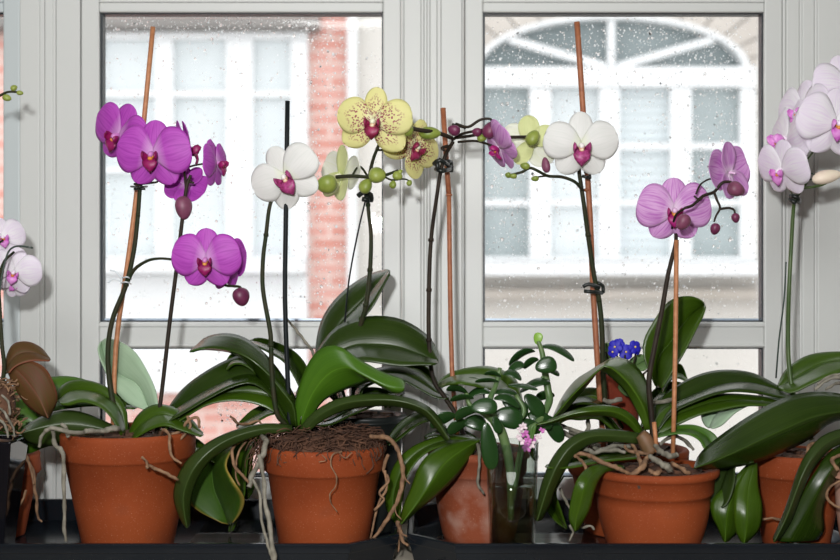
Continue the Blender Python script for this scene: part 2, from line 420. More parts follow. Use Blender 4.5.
LIMEP = noisy('limestone_pinkish', (.46, .42, .38), (.56, .52, .47), 1.5, .85)
PAINT = mat('white_paint', (.74, .755, .76), .5); GREYST = noisy('grey_lintel', (.20, .19, .18), (.27, .255, .24), 1.5, .85)
CURT = noisy('curtain_sky_glass', (.56, .61, .62), (.66, .70, .71), .8, .4); DARKG = noisy('dark_glass', (.13, .165, .17), (.21, .25, .255), 1.5, .35)  # reflected sky put into the pane colours, along with pale curtains
BLIND = mat('blinds', (.6, .66, .68), .5); wv = N(BLIND, 'ShaderNodeTexWave', bands_direction='Z'); wv.inputs['Scale'].default_value = 5.5
tc = N(BLIND, 'ShaderNodeTexCoord'); L(BLIND, tc.outputs['Object'], wv.inputs[0]); L(BLIND, ramp(BLIND, wv.outputs[0], [(.2, (.50, .55, .56)), (.8, (.62, .68, .70))]), base(BLIND))
def fbox(mb, px0, px1, py0, py1, y0, y1, ref=None, mi=0):
    a = F(px0, py0); b = F(px1, py1); mb.box((a.x, y0, b.z), (b.x, y1, a.z), mi)
# --- left house: red brick, white bay of tall windows under a grey lintel
bh = empty('brick_townhouse', (F(220, 0).x, FY, STREET), 'red brick townhouse with tall white windows, behind the left window', 'building')
mb = MB(); a = F(-600, 0); b = F(347, 0); mb.box((a.x, FY, STREET), (b.x, FY+3, 5)); mb.build('wall', BR, bh)
mb = MB(); fbox(mb, -20, 321, 10, 34, FY-.22, FY-.002); mb.build('lintel', GREYST, bh, bevel=.02)
mb = MB(); fbox(mb, -20, 321, -40, 9.5, FY-.10, FY-.002); mb.build('upper_band', LIME, bh, bevel=.02)
mb = MB(); fbox(mb, 60, 309, 262, 274, FY-.28, FY-.002); mb.build('windowsill', PAINT, bh, bevel=.01)
mb = MB(); fbox(mb, 60, 309, 274.5, 392, FY-.12, FY-.002); mb.build('apron', PAINT, bh, bevel=.01)
xs = [(60, 88, CURT), (103, 158, CURT), (176, 228, CURT), (255, 292, CURT)]
mb = MB(); edges = [60, 62, 101, 103, 158, 176, 228, 255, 292, 309]
fbox(mb, 60, 309, 34.5, 42, FY-.10, FY-.002); fbox(mb, 60, 309, 256, 261.5, FY-.10, FY-.002)
for p, q in ((86, 104), (158, 176), (228, 255), (292, 309)): fbox(mb, p, q, 42, 256, FY-.10, FY-.002)
fr = mb.build('window', PAINT, bh, bevel=.008)
for p, q, m_ in xs:
    mb = MB(); fbox(mb, p-1, q+1, 42, 256, FY-.035, FY-.003); pa = mb.build('pane', m_, fr)
    mb = MB(); fbox(mb, p, q, 92, 99, FY-.08, FY-.036); fbox(mb, p, q, 168, 174, FY-.08, FY-.036); mb.build('glazing_bar', PAINT, fr)
dp = MB(); fbox(dp, 347.5, 358, -60, 700, FY-.12, FY-.02); tag(dp.build('downpipe', PAINT, bevel=.03), 'white square downpipe running down between the brick and stone houses', 'downpipe')
# --- right house: limestone with a fan-topped window
lh = empty('limestone_townhouse', (F(600, 0).x, FY, STREET), 'pale limestone townhouse with an arched fan window, behind the right window', 'building')
mb = MB(); a = F(347.5, 0); b = F(1500, 0); mb.box((a.x, FY, STREET), (b.x, FY+3, 5)); mb.build('wall', LIME, lh)
def arc(cx, cy, rx, ry, a0, a1, n=28): return [(cx+rx*math.cos(math.radians(a0+(a1-a0)*i/n)), cy-ry*math.sin(math.radians(a0+(a1-a0)*i/n))) for i in range(n+1)]
def fprism(mb, pts, y0, y1): mb.prism([(F(x, y).x, F(x, y).z) for x, y in pts][::-1], y0, y1)
def fring(mb, cx, cy, r0, r1, y0, y1, a0=0, a1=180):
    A = arc(cx, cy, *r0, a0, a1); B = arc(cx, cy, *r1, a0, a1)
    for i in range(len(A)-1): fprism(mb, [A[i], A[i+1], B[i+1], B[i]], y0, y1)
mb = MB(); AX, AY = 609, 72
for k in range(15):      # wedge stones around the arch, small joints between them
    fring(mb, AX, AY, (136.5, 55), (176, 98), FY-.05, FY-.002, k*12+.5, k*12+11.5)
mb.build('arch_stones', LIMEP, lh)
mb = MB()
for k in range(9):
    x1 = 787 if k % 2 else 775
    fbox(mb, 746, x1, 74+k*21, 93.5+k*21, FY-.05, FY-.002)
mb.build('quoins', LIMEP, lh, bevel=.01)
fr = MB(); fring(fr, AX, AY, (129, 49), (135.5, 54), FY-.14, FY-.002)
fbox(fr, 467, 751, 70, 90, FY-.14, FY-.002); fbox(fr, 467, 751, 257, 262, FY-.14, FY-.002)
for p, q in ((467, 482), (528, 549), (597, 617), (667, 688), (736, 751)): fbox(fr, p, q, 90, 257, FY-.12, FY-.002)
fr = fr.build('window', PAINT, lh, bevel=.006)
mb = MB(); fprism(mb, arc(AX, AY, 129, 49, 0, 180), FY-.04, FY-.003); mb.build('fan_pane', DARKG, fr)
mb = MB()
for a_ in (38, 90, 142):
    e = (AX+129*math.cos(math.radians(a_)), AY-49*math.sin(math.radians(a_))); s_ = (AX+8*math.cos(math.radians(a_)), AY-3)
    dx, dy = e[0]-s_[0], e[1]-s_[1]; l_ = math.hypot(dx, dy); nx, ny = -dy/l_*3.6, dx/l_*3.6
    mb.prism([(F(x, y).x, F(x, y).z) for x, y in ((s_[0]+nx, s_[1]+ny), (e[0]+nx, e[1]+ny), (e[0]-nx, e[1]-ny), (s_[0]-nx, s_[1]-ny))], FY-.11, FY-.041)
mb.build('glazing_bar', PAINT, fr)
for p, q, m_ in ((482, 528, DARKG), (549, 597, CURT), (617, 667, BLIND), (688, 736, DARKG)):
    mb = MB(); fbox(mb, p, q, 90, 257, FY-.045, FY-.003); mb.build('pane', m_ if m_ is not DARKG else noisy('grey_glass', (.28, .33, .335), (.40, .45, .455), 1.5, .35), fr)
    mb = MB(); fbox(mb, p, q, 200, 207, FY-.09, FY-.046)
    if p > 600: fbox(mb, p, q, 144, 151, FY-.09, FY-.046)
    mb.build('glazing_bar', PAINT, fr)
mb = MB(); fbox(mb, 455, 765, 263, 276, FY-.30, FY-.002); mb.build('windowsill', PAINT, lh, bevel=.01)
mb = MB(); fbox(mb, 380, 1000, 289, 299, FY-.16, FY-.002); mb.build('ledge_shadow_band', noisy('ledge_shadow_tone', (.42, .38, .33), (.50, .46, .42), 1, .8), lh, bevel=.01)  # shadow below the sill ledge built as a darker band

# ================================================================ PLANT PART BUILDERS
ODD = {}
def leaf3(parent, A, M_, B, dA, dM, dB, mt='dark', flip=False, under='under', nl=26, name='leaf', ka=.5):
    """a blade between edge A, midrib M_ and edge B, each a list of photo points; d* = depth at base and at tip (or more)"""
    def line(P, d):
        n = len(P)
        if not isinstance(d, (tuple, list)): d = (d, d)
        out = []
        for i, p in enumerate(P):
            t = i/(n-1)*(len(d)-1); k = min(int(t), len(d)-2) if len(d) > 1 else 0
            out.append(at(p[0], p[1], d[k]*(1-t+k)+d[k+1]*(t-k)))
        return smooth_line(out, 6)
    ex = lambda d: d if isinstance(d, (tuple, list)) else (d, d)
    gM, gB = ex(dM), ex(dB); gA = ex(dA)
    atm = lambda i, n: gM[i] if len(gM) == n else gM[0]*(1-i/max(1, n-1))+gM[-1]*i/max(1, n-1)
    dA = tuple(atm(i, len(gA))+(gA[i]-atm(i, len(gA)))*ka for i in range(len(gA)))
    dB = tuple((lambda mm, bb: mm+(bb-mm)*(2.0 if bb < mm else 1))(gM[min(i, len(gM)-1)] if len(gM) == len(gB) else gM[0]*(1-i/max(1, len(gB)-1))+gM[-1]*i/max(1, len(gB)-1), gB[i]) for i in range(len(gB)))
    cv = lambda t: 1-(1-t)**1.25
    a, m_, b = (resample(line(P, d), nl, cv) for P, d in ((A, dA), (M_, dM), (B, dB)))
    tip = m_[-1]; a[-1] = a[-1].lerp(tip, .9); b[-1] = b[-1].lerp(tip, .9)
    vs, uv, fs = [], [], []; SP = [0, .22, .45, .68, .86, .96, 1]; H = len(SP); W = 2*H-1
    acc = Vector((0, 0, 0))
    for i in range(1, nl-1): acc += (b[i]-a[i]).cross(m_[i+1]-m_[i-1])
    sg_ = 1 if acc.dot(Vector((0, -.5, 1))) > 0 else -1
    for i in range(nl):
        up = (a[i]-m_[i]).cross(b[i]-m_[i])
        Tn = (m_[min(i+1, nl-1)]-m_[max(0, i-1)]).normalized()
        row = [a[i].lerp(m_[i], q) for q in SP]+[b[i].lerp(m_[i], q) for q in SP[-2::-1]]
        for k in range(W):
            s = 1-(SP[k] if k < H else SP[2*H-2-k])
            q = row[k]; side = (b[i]-a[i]); nr = side.cross(Tn)*sg_; nr = nr.normalized() if nr.length > 1e-9 else Vector((0, 0, 1))
            q = q+nr*(math.sin(math.pi*s**.75)*.04*side.length)
            vs.append(q); uv.append((i/(nl-1), .5-.5*s if k < H else .5+.5*s))
    nn = Vector((0, 0, 0))
    for i in range(nl-1):
        for k in range(W-1): p = i*W+k; nn += (vs[p+1]-vs[p]).cross(vs[p+W]-vs[p])
    if nn.dot(Vector((0, -.5, 1))) < 0: flip = not flip
    for i in range(nl-1):
        for k in range(W-1):
            f = (i*W+k, i*W+k+1, (i+1)*W+k+1, (i+1)*W+k); fs.append(f[::-1] if flip else f)
    mb = MB(); mb.add(vs, fs, uv)
    return mb.build(name, [LF[mt], LF[under]], parent, solid=.0013, off=0, backmat=True)
def leaf2(parent, A, B, dA, dB, mt='dark', flip=False, fold=.01, n=9, **kw):
    """edges only: the midrib lies between, dropped back by fold metres"""
    ra = resample([Vector((p[0], p[1], 0)) for p in A], n); rb = resample([Vector((p[0], p[1], 0)) for p in B], n)
    M_ = [((a.x+b.x)/2, (a.y+b.y)/2) for a, b in zip(ra, rb)]
    tA = dA if isinstance(dA, (tuple, list)) else (dA, dA); tB = dB if isinstance(dB, (tuple, list)) else (dB, dB)
    dM = tuple((x+y)/2+fold for x, y in zip((tA[0], tA[-1]), (tB[0], tB[-1])))
    return leaf3(parent, A, M_, B, tA, dM, tB, mt, flip, **kw)

def tepal(angle, Ln, W, c=.5, bw=.25, p=.5, y0=0., cup=.10, back=.12, nu=14, nv=9, wob=.03, tw=0., seed=0):
    d = Vector((math.cos(angle), 0, math.sin(angle))); e = Vector((-math.sin(angle), 0, math.cos(angle))); r = random.Random(seed)
    ph = r.uniform(0, 6)
    vs, uv, fs = [], [], []
    for i in range(nu):
        t = 1-(1-i/(nu-1))**1.5
        if t < c: wd = W*(bw+(1-bw)*math.sin(math.pi/2*t/c))
        else: wd = W*max(0, 1-((t-c)/(1-c))**2)**p
        wd *= 1+wob*math.sin(7*t+ph)
        for k in range(nv):
            s = 2*k/(nv-1)-1
            y = y0-cup*Ln*math.sin(t*math.pi*.8)*.6+back*Ln*t*t+wd*s*s*(.18)+tw*s*wd+wob*.5*Ln*math.sin(9*t+4*s+ph)*t*abs(s)
            vs.append(d*(t*Ln)+e*(s*wd*(1))+Vector((0, y, 0))); uv.append((t, k/(nv-1)))
    for i in range(nu-1):
        for k in range(nv-1): fs.append((i*nv+k, (i+1)*nv+k, (i+1)*nv+k+1, i*nv+k+1))
    mb = MB(); mb.add(vs, fs, uv); return mb
R_ = math.radians
FK = {}
def make_flower_data(kind, v):
    """unit flower, facing -Y; returns list of (name, MB, materials, solid)"""
    P = PM[kind]; S = PM['green_white'] if kind == 'green_white' else P
    back = PM['green'] if kind == 'green_white' else P; pback = P
    th = .018; parts = []
    parts.append(('sepal', tepal(R_(90), .90, {'white': .32, 'green_white': .3, 'yellow': .31}.get(kind, .37), .52, .35, .5, .035, .02, .16, seed=v), [S, back], th))
    parts.append(('sepal', tepal(R_(-146 if kind == 'yellow' else -128), 1.0 if kind == 'yellow' else .88, .37, .50, .35, .55, .04, .02, .14, seed=v+1), [S, back], th))
    parts.append(('sepal', tepal(R_(-40 if kind == 'yellow' else -52), 1.0 if kind == 'yellow' else .88, .37, .50, .35, .55, .04, .02, .14, seed=v+2), [S, back], th))
    pw = {'white': .51, 'yellow': .47, 'blush': .60, 'green_white': .5}.get(kind, .62)
    parts.append(('petal', tepal(R_(15), 1.0, pw, .58, .16, .42, -.01, .10, .10, 16, 11, seed=v+3), [P, pback], th))
    parts.append(('petal', tepal(R_(165), 1.0, pw, .58, .16, .42, -.01, .10, .10, 16, 11, seed=v+4), [P, pback], th))
    lip = MB()
    # mid lobe: a keeled tongue broadening into an anchor shape
    vs, uv, fs = [], [], []
    prof = [(0, .09, -.10, -.08), (.25, .15, -.20, -.14), (.5, .20, -.27, -.22), (.7, .17, -.28, -.31), (.88, .09, -.24, -.40), (1, .02, -.20, -.46)]
    for t, wd, y, z in prof:
        for k in range(7):
            s = 2*k/6-1; vs.append((s*wd, y-.04*(1-abs(s))+.02, z+.03*abs(s))); uv.append((t, k/6))
    for i in range(5):
        for k in range(6): fs.append((i*7+k, (i+1)*7+k, (i+1)*7+k+1, i*7+k+1))
    lip.add(vs, fs, uv)
    for sg in (-1, 1):     # upright side lobes, curved inwards
        vs, uv, fs = [], [], []
        for i, (t, hw, x, y, z) in enumerate([(0, .05, .05, -.08, -.12), (.3, .10, .13, -.14, -.09), (.6, .13, .20, -.24, -.05), (.85, .10, .20, -.33, -.01), (1, .02, .16, -.38, .02)]):
            for k in range(5):
                s = 2*k/4-1; vs.append((sg*(x+.03*(1-s*s))*.85, y+s*.02, z+.01+s*hw*.9)); uv.append((t, k/4))
        for i in range(4):
            for k in range(4): fs.append((i*5+k, (i+1)*5+k, (i+1)*5+k+1, i*5+k+1))
        lip.add(vs, fs, uv)
    lk = {'white': 1.15, 'yellow': 1.0}.get(kind, 1.0); lip.v = [v*lk for v in lip.v]
    parts.append(('lip', lip, [LM[kind]], .03))
    cal = MB(); cal.ell((0, -.21, -.10), (Vector((.07, 0, 0)), Vector((0, .07, 0)), Vector((0, 0, .05))), 8, 6)
    cal.ell((-.05, -.16, -.03), (Vector((.03, 0, 0)), Vector((0, .05, 0)), Vector((0, 0, .06))), 8, 6); cal.ell((.05, -.16, -.03), (Vector((.03, 0, 0)), Vector((0, .05, 0)), Vector((0, 0, .06))), 8, 6)
    parts.append(('callus', cal, [CAL if kind in ('magenta', 'blush', 'pink') else CAL2], 0))
    col_ = MB(); col_.tube([Vector((0, .02, 0)), Vector((0, -.10, .03)), Vector((0, -.20, .0)), Vector((0, -.25, -.04))], [.05, .065, .075, .045], 10)
    col_.tube([Vector((0, .02, 0)), Vector((0, .12, -.01)), Vector((0, .24, -.06))], [.035, .04, .035], 8)
    return parts, col_
def scaled(mb, s):
    o = MB(); o.v = [v*s for v in mb.v]; o.f = mb.f; o.uv = mb.uv; o.m = mb.m; o.smooth = mb.smooth; return o
def flower(parent, kind, px, py, y, half, face, roll=0, label=None, sq=None, petal_tw=0):
    """half = half span in photo pixels; face = direction it looks; roll in degrees"""
    s = half*sc(y); c = at(px, py, y); key = (kind, round(s, 5))
    f = Vector(face).normalized(); Y = -f; X = Y.cross(Vector((0, 0, 1))).normalized(); Z = X.cross(Y)
    M3 = Matrix((X, Y, Z)).transposed() @ Matrix.Rotation(R_(roll), 3, 'Y')
    parts, col_ = make_flower_data(kind, random.randint(0, 999))
    fl = scaled(col_, s).build('flower', COLM[kind], parent, local=True)
    fl.location = c-root_loc(parent); fl.rotation_euler = M3.to_euler()
    if label: fl['label'] = label
    for nm, mb, mats, th in parts:
        o = scaled(mb, s).build(nm, mats, fl, solid=th*s if th else 0, off=0, backmat=len(mats) > 1, local=True)
    return fl
def bud(parent, px, py, y, a, b, ang, m, name='bud', sepal=True):
    """bud centred on a photo point, half axes a (along) and b in pixels, ang degrees from the x axis"""
    k = sc(y); ca, sa = math.cos(R_(ang)), math.sin(R_(ang)); mb = MB()
    X = Vector((ca, 0, sa)); Zv = Vector((-sa, 0, ca)); Y = Vector((0, 1, 0)); c = at(px, py, y); n, m_ = 14, 12
    vs = []; fs = []
    for i in range(m_+1):
        th = math.pi*i/m_; t = math.cos(th); r = math.sin(th)*(1+.18*t)*b*k
        for j in range(n):
            ph = 2*math.pi*j/n; rr = r*(1+.05*math.cos(3*ph)); vs.append(c+X*(-t*a*k)+(Zv*math.cos(ph)+Y*math.sin(ph))*rr)
    for i in range(m_):
        for j in range(n): fs.append((i*n+j, i*n+(j+1) % n, (i+1)*n+(j+1) % n, (i+1)*n+j))
    mb.add(vs, fs); return mb.build(name, m, parent)
def T(parent, name, pts, r, m, y=0, sub=5, n=8, label=None):
    """one or several tubes through photo points (x, y[, depth]), radius in pixels"""
    lines = pts if isinstance(pts[0], list) else [pts]; mb = MB()
    if len(lines) > 1 and name in ('aerial_root', 'stem', 'support_stick') and (name != 'stem' or m is STEMD):
        rs = r if isinstance(r, list) else [r]*len(lines)
        return [T(parent, name, [ln], [rr] if isinstance(rr, list) else rr, m, y, sub, n, label) for ln, rr in zip(lines, rs)]
    rs = r if isinstance(r, list) and isinstance(r[0], (list, tuple)) else [r]*len(lines)
    for ln, rr in zip(lines, rs):
        P = [at(p[0], p[1], p[2] if len(p) > 2 else y) for p in ln]
        rad = [x*sc(y) for x in rr] if isinstance(rr, (list, tuple)) else rr*sc(y)
        if name == 'aerial_root':      # knotty, slightly crooked
            P = smooth_line(P, 4); base_r = rad if isinstance(rad, list) else [rad, rad]; m_ = len(P); j = 0.0; out = []; rr2 = []
            jit = Vector((0, 0, 0))
            for i, p in enumerate(P):
                q = i/(m_-1)*(len(base_r)-1); k = min(int(q), len(base_r)-2); b_ = base_r[k]*(1-q+k)+base_r[k+1]*(q-k)
                jit = jit*.6+Vector((random.uniform(-1, 1), random.uniform(-1, 1), random.uniform(-1, 1)))*b_*.32
                out.append(p+jit); rr2.append(b_*random.uniform(.68, 1.08))
            P, rad, sub = out, rr2, 2
        mb.tube(P, rad, n, sub=sub)
    o = mb.build(name, m, parent)
    if label: o['label'] = label
    return o
def nodes(line, r, y, ks):
    """small rings (nodes) on a stem"""
    return [[(line[k][0], line[k][1]-1.6, line[k][2] if len(line[k]) > 2 else y), (line[k][0], line[k][1]+1.6, line[k][2] if len(line[k]) > 2 else y)] for k in ks]
def pot_at(parent, px, y, rim_py, w_rim, w_bot, m, band=27, lip=2.5, bowl=False, height=None, name='pot', floorz=None):
    c = at(px, 0, y); z0 = floorz if floorz is not None else TRAYZ
    zr = at(0, rim_py, y-w_rim/2*sc(y)*.9).z; H = zr-z0; k = sc(y-.04)
    R1, R0 = w_rim/2*k, w_bot/2*k; bd = band*k
    zb = H-bd
    if bowl:
        Rb = R1*.88; prof = [(R0*.97, 0), (R0, .001)]
        for i in range(1, 9):
            t = i/8; prof.append((R0+(Rb*.985-R0)*math.sin(t*math.pi/2)**.9, zb*t))
        prof += [(Rb+.001, zb+.001), (Rb+.0025, zb+.004), (Rb+.003, H-.010), (Rb+.006, H-.008), (R1, H-.006), (R1, H-.001), (R1-.003, H), (R1-.010, H-.001), (Rb-.008, H-.010), (R0-.008, .012)]
    else:
        Rb = R1*.925
        prof = [(R0*.97, 0), (R0, .0015), (R0+(Rb-R0)*.5, zb*.5), (Rb, zb-.001), (Rb+.0022, zb+.0005), (Rb+.0042, zb+.003), (R1-.0005, H-.006), (R1, H-.002), (R1-.0015, H), (R1-.006, H-.0005), (R1-.009, H-.004), (Rb-.006, H-.03), (R0-.008, .012)]
    mb = MB(); mb.lathe(prof, (c.x, y, z0), 72)
    o = mb.build(name, m, parent); return c.x, y, z0+H, R1
def pot_root(name, px, y, label, cat='potted plant', group=None):
    return empty(name, (at(px, 0, y).x, y, TRAYZ), label, cat, group)
def bark(parent, cx, cy, cz, R, n, m=BARK, seed=1, name='potting_bark', size=.008, hump=.004):
    r = random.Random(seed); mb = MB()
    mb.lathe([(R*.88, -.015), (R*.96, -.006), (R*.6, hump*.3), (R*.2, hump*.6), (.001, hump*.6)], (cx, cy, cz), 32)
    for i in range(n):
        a = r.uniform(0, 6.28); q = R*.93*math.sqrt(r.random()); s = size*r.uniform(.5, 1.2)
        M = Matrix.Translation((cx+q*math.cos(a), cy+q*math.sin(a), cz-.003+hump*(1-q/R)+r.uniform(0, .004))) @ Matrix.Rotation(r.uniform(0, 6.28), 4, 'Z') @ Matrix.Rotation(r.uniform(-.5, .5), 4, 'X')
        mb.box((-s, -s*.5, -s*.25), (s, s*.5, s*.25), 0, M)
    o = mb.build(name, m, parent); o['kind'] = 'stuff'; return o

# ================================================================ TRAYS on the sill
TRAYZ = ZC-.2665
def tray(name, x0, x1, label, oct_l, oct_r):
    ya, yb = -.088, .142; zt = ZC-.2445; cxl = .044
    root = empty(name, ((x0+x1)/2, 0, SILLZ+.0005), label, 'tray', 'plastic plant trays')
    def outline(i):
        xa, xb, y0, y1 = x0+i, x1-i, ya+i, yb-i; c = cxl-i*.4
        P = []
        P += [(xa+c, y0), (xb-c, y0)] if True else []
        P += [(xb, y0+c), (xb, y1-c), (xb-c, y1)]
        P += [(xa+c, y1), (xa, y1-c), (xa, y0+c)]
        return P
    rings = [(0.010, SILLZ+.0005), (.006, SILLZ+.001), (.001, zt-.009), (0, zt-.009), (-.0015, zt-.001), (0, zt), (.004, zt), (.0055, zt-.001), (.010, TRAYZ-.0003)]
    vs, fs = [], []
    for i, z in rings: vs += [(x, y, z) for x, y in outline(i)]
    n = 8
    for j in range(len(rings)-1):
        for k in range(n): fs.append((j*n+k, j*n+(k+1) % n, (j+1)*n+(k+1) % n, (j+1)*n+k))
    fs.append(tuple(range(n-1, -1, -1))); fs.append(tuple((len(rings)-1)*n+k for k in range(n)))
    mb = MB(); mb.add(vs, fs, None, 0, False); mb.build('tray_body', TRAYM, root, bevel=.0012)
    return root
tray('plant_tray', at(-150, 0, 0).x, at(399, 0, .02).x, 'black plastic tray under the three left terracotta pots', True, True)
tray('plant_tray', at(409, 0, .02).x, at(1010, 0, 0).x, 'black plastic tray under the tumbler and right-hand pots', True, True)
def water(name, x0, x1, label):
    mb = MB(); mb.box((x0, -.074, TRAYZ+.0002), (x1, .128, TRAYZ+.003)); 
    o = mb.build(name, thin_glass(name+'_film', (.92, .93, .92), 1.5)); return tag(o, label, 'water')
water('water_puddle', at(188, 0, 0).x, at(262, 0, 0).x, 'shallow water pooled in the left tray between the terracotta pots')
water('water_puddle', at(437, 0, 0).x, at(600, 0, 0).x, 'shallow water pooled in the right tray around the tumbler')

# ================================================================ PLANT: magenta orchid in the first terracotta pot
C = pot_root('potted_orchid', 128, 0, 'magenta moth orchid in the terracotta pot below the left window, tallest stake')
cx, cy, cz, R = pot_at(C, 128.5, 0, 438, 138, 92, TERRA, 28); bark(C, cx, cy, cz-.006, R-.009, 130, seed=3)
leaf3(C, [(127,432),(126,410),(115,394),(100,384),(82,380),(68,382),(58,391),(57,402)], [(125,434),(119,410),(104,396),(86,391),(70,392),(60,402)], [(121,435),(110,416),(98,406),(82,402),(70,405),(60,404)], (.01,.05), (0,.03), (-.02,.0), 'mid')
leaf3(C, [(128,434),(102,420),(75,411),(52,413),(32,422),(21,432)], [(127,437),(100,428),(72,424),(48,426),(21,433)], [(124,440),(100,437),(76,441),(48,446),(30,443),(21,434)], (.0,-.02), (-.01,-.04), (-.01,-.03), 'olive')
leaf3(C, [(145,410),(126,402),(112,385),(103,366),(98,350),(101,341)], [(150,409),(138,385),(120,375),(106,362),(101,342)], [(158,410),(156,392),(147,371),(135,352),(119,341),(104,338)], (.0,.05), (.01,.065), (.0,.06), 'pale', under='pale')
leaf3(C, [(128,434),(138,415),(154,405),(172,407),(190,418),(203,434)], [(131,437),(142,424),(158,415),(175,418),(203,435)], [(134,439),(150,430),(165,426),(182,431),(202,437)], (.0,.0), (-.01,-.02), (-.02,-.03), 'mid')
leaf2(C, [(140,438),(165,428),(185,432),(205,445),(218,462)], [(140,441),(160,436),(180,442),(200,455),(217,464)], .03, .02, 'mid')
leaf2(C, [(118,432),(110,400),(128,382),(150,395),(158,412)], [(130,432),(125,408),(132,396),(145,404),(157,413)], .05, .04, 'mid')
spA = [(118,430,.0),(110,385,.01),(108,350,.01),(113,318,.01),(126,285,.01),(134,250,.01),(138,215,.01),(141,182,.01),(149,166,.01)]
T(C, 'flower_spike', [spA, [(126,285,.01),(134,270,.005),(147,261,.0),(160,258.5,-.01),(176,260,-.02),(192,262,-.01)], [(141,184,.01),(150,183,.0),(158,181,-.005),(155,172,.0)], [(140,184,.01),(132,170,.02),(122,155,.02)]]+nodes(spA, 0, .01, [4, 6]), [[2.9,2.6,2.5,2.2,1.9],[2.2,1.6,1.3,1.2],[1.2,1.1,1.0],[1.3,1.1,1.0],3,2.3], STEM)
spB = [(156,436,-.01),(162,390,-.01),(170,320,-.01),(177,265,-.01),(182,222,-.01),(184,205,-.01),(187,185,-.01),(191,175,-.01)]
T(C, 'flower_spike', [spB, [(186,188,-.01),(185,178,-.005),(184,165,.0),(186,145,.0)], [(187,183,-.01),(190,182,-.01),(194,183,-.01)], [(186,168,-.01),(196,165,-.01),(211,163,-.01)]], [[2.1,2.1,2.0,1.9,1.6],[1.3,1.1],[1.2,1.0],[1.0,1.0]], STEMD)
T(C, 'flower_spike', [(215,268,.01),(224,284,0),(232,286,-.005),(240,287,-.01),(241,292,-.01)], [1.6,1.4,1.3,1.2], STEM)
st = MB(); st.tube([at(153,27,.03), at(138,180,.028), at(128,260,.026), at(116,345,.024), at(113,432,.01)], 2.5*sc(.03), 8, sub=3); st.build('stake', STAKE, C)
T(C, 'plant_clip', [[(131,186.5,.018),(140,187,-.0),(147,186.5,.018)],[(134,184,.01),(146,183.5,.006)],[(134,189,.01),(145,189,.006)]], 1.1, CLIP, sub=3)
T(C, 'plant_clip', [[(122,278,.018),(127,277,-.002),(131,279,.018)],[(121,283,.018),(126,282,-.002),(131,284,.018)],[(122,279,.01),(116,272,.01),(110,270,.01)],[(121,281,.01),(113,279,.01),(108,283,.01)]], .8, CLIPC, sub=3, label='clear plastic tie')
flower(C, 'magenta', 119, 136, .025, 37, (-.50, -.8, -.14), 26)
flower(C, 'magenta', 153, 155, -.015, 39, (-.12, -.98, -.06), 2)
flower(C, 'magenta', 187, 150, .02, 34, (.90, .30, .12), 8)
flower(C, 'magenta', 187, 184, .015, 24, (.25, .9, -.35), 170)
flower(C, 'magenta', 217, 164, -.01, 28, (.93, -.25, .05), -6)
flower(C, 'magenta', 206, 260, -.025, 35, (.0, -.99, -.10), 0)
flower(C, 'magenta', 230, 264, .02, 32, (.72, .66, -.05), 6)
bud(C, 183.5, 208, -.012, 12, 8.5, -85, BUDM); bud(C, 241, 297, -.01, 9.5, 8.5, -75, BUDP)
T(C, 'aerial_root', [[(112,437,.0),(92,433,-.045),(70,432,-.07),(52,428,-.075),(43,434,-.075),(39,448,-.08)],[(68,437,-.068),(66,429,-.072),(62,424,-.07)],[(52,430,-.07),(55,445,-.078),(63,455,-.08),(64,490,-.078),(64,520,-.07),(66,541,-.07)],[(118,430,-.05),(112,428,-.06),(100,431,-.06),(85,430,-.07)]], [[2.8,2.6,2.4,2.2,1.9,1.4],[2.4,1.9],[2.0,2.4,2.2,2.0,1.6],[3.2,3.0,2.4]], ROOTS)
T(C, 'aerial_root', [[(160,440,-.03),(163,430,-.055),(168,434,-.065),(170,446,-.075),(173,458,-.08),(182,463,-.08)],[(142,457,-.073),(147,462,-.075),(148,468,-.076)],[(148,466,-.075),(158,470,-.078),(170,475,-.078),(178,480,-.075)],[(172,434,-.03),(182,430,-.03),(188,421,-.03),(197,418,-.03),(200,428,-.03)],[(180,440,-.03),(190,428,-.03),(187,416,-.03)]], [[2,1.8,1.6,1.3],[1.2,1.9],[1.9,2.0,1.4],[1.8,1.5],[1.6,1.3]], ROOTB)

# ================================================================ PLANT: white orchid in the mossy terracotta pot
Dp = pot_root('potted_orchid', 324, -.005, 'white moth orchid in the central terracotta pot topped with brown fibre')
cx, cy, cz, R = pot_at(Dp, 324, -.005, 452, 125, 92, TERRA, 27)
r = random.Random(5); mb = MB()
mb.lathe([(R*.88, -.015), (R*.93, -.004), (R*.7, .008), (R*.3, .012), (.001, .012)], (cx, cy, cz), 32)
for i in range(520):
    a = r.uniform(0, 6.28); q = R*1.0*math.sqrt(r.random()); h = cz+.013*(1-(q/R)**2)+r.uniform(-.002, .006)
    p = Vector((cx+q*math.cos(a), cy+q*math.sin(a), h)); P = [p]
    for k in range(4):
        a += r.uniform(-1.1, 1.1); p = p+Vector((math.cos(a), math.sin(a), r.uniform(-.45, .4)))*r.uniform(.004, .009)
        dd = Vector((p.x-cx, p.y-cy, 0))
        if dd.length > R*1.02: p.z -= .004; p -= dd*.08
        P.append(p)
    mb.tube(P, .00045*r.uniform(.8, 1.5), 4, sub=2)
for i in range(60):     # fibres spilling over at the left
    p = Vector((cx-R*1.0+r.uniform(-.004, .012), cy+r.uniform(-.03, .0), cz+r.uniform(-.004, .01))); P = [p]
    for k in range(4): p = p+Vector((r.uniform(-.006, .003), r.uniform(-.004, .003), r.uniform(-.010, .001))); P.append(p)
    mb.tube(P, .0005, 4, sub=2)
o = mb.build('coir_fibre', MOSS, Dp); o['kind'] = 'stuff'
leaf2(Dp, [(306,424),(311,398),(308,370),(295,352),(275,342),(258,338),(249,342)], [(300,424),(303,400),(295,378),(284,362),(268,352),(255,346),(249,343)], (.01,.07), (.0,.04), 'dark')
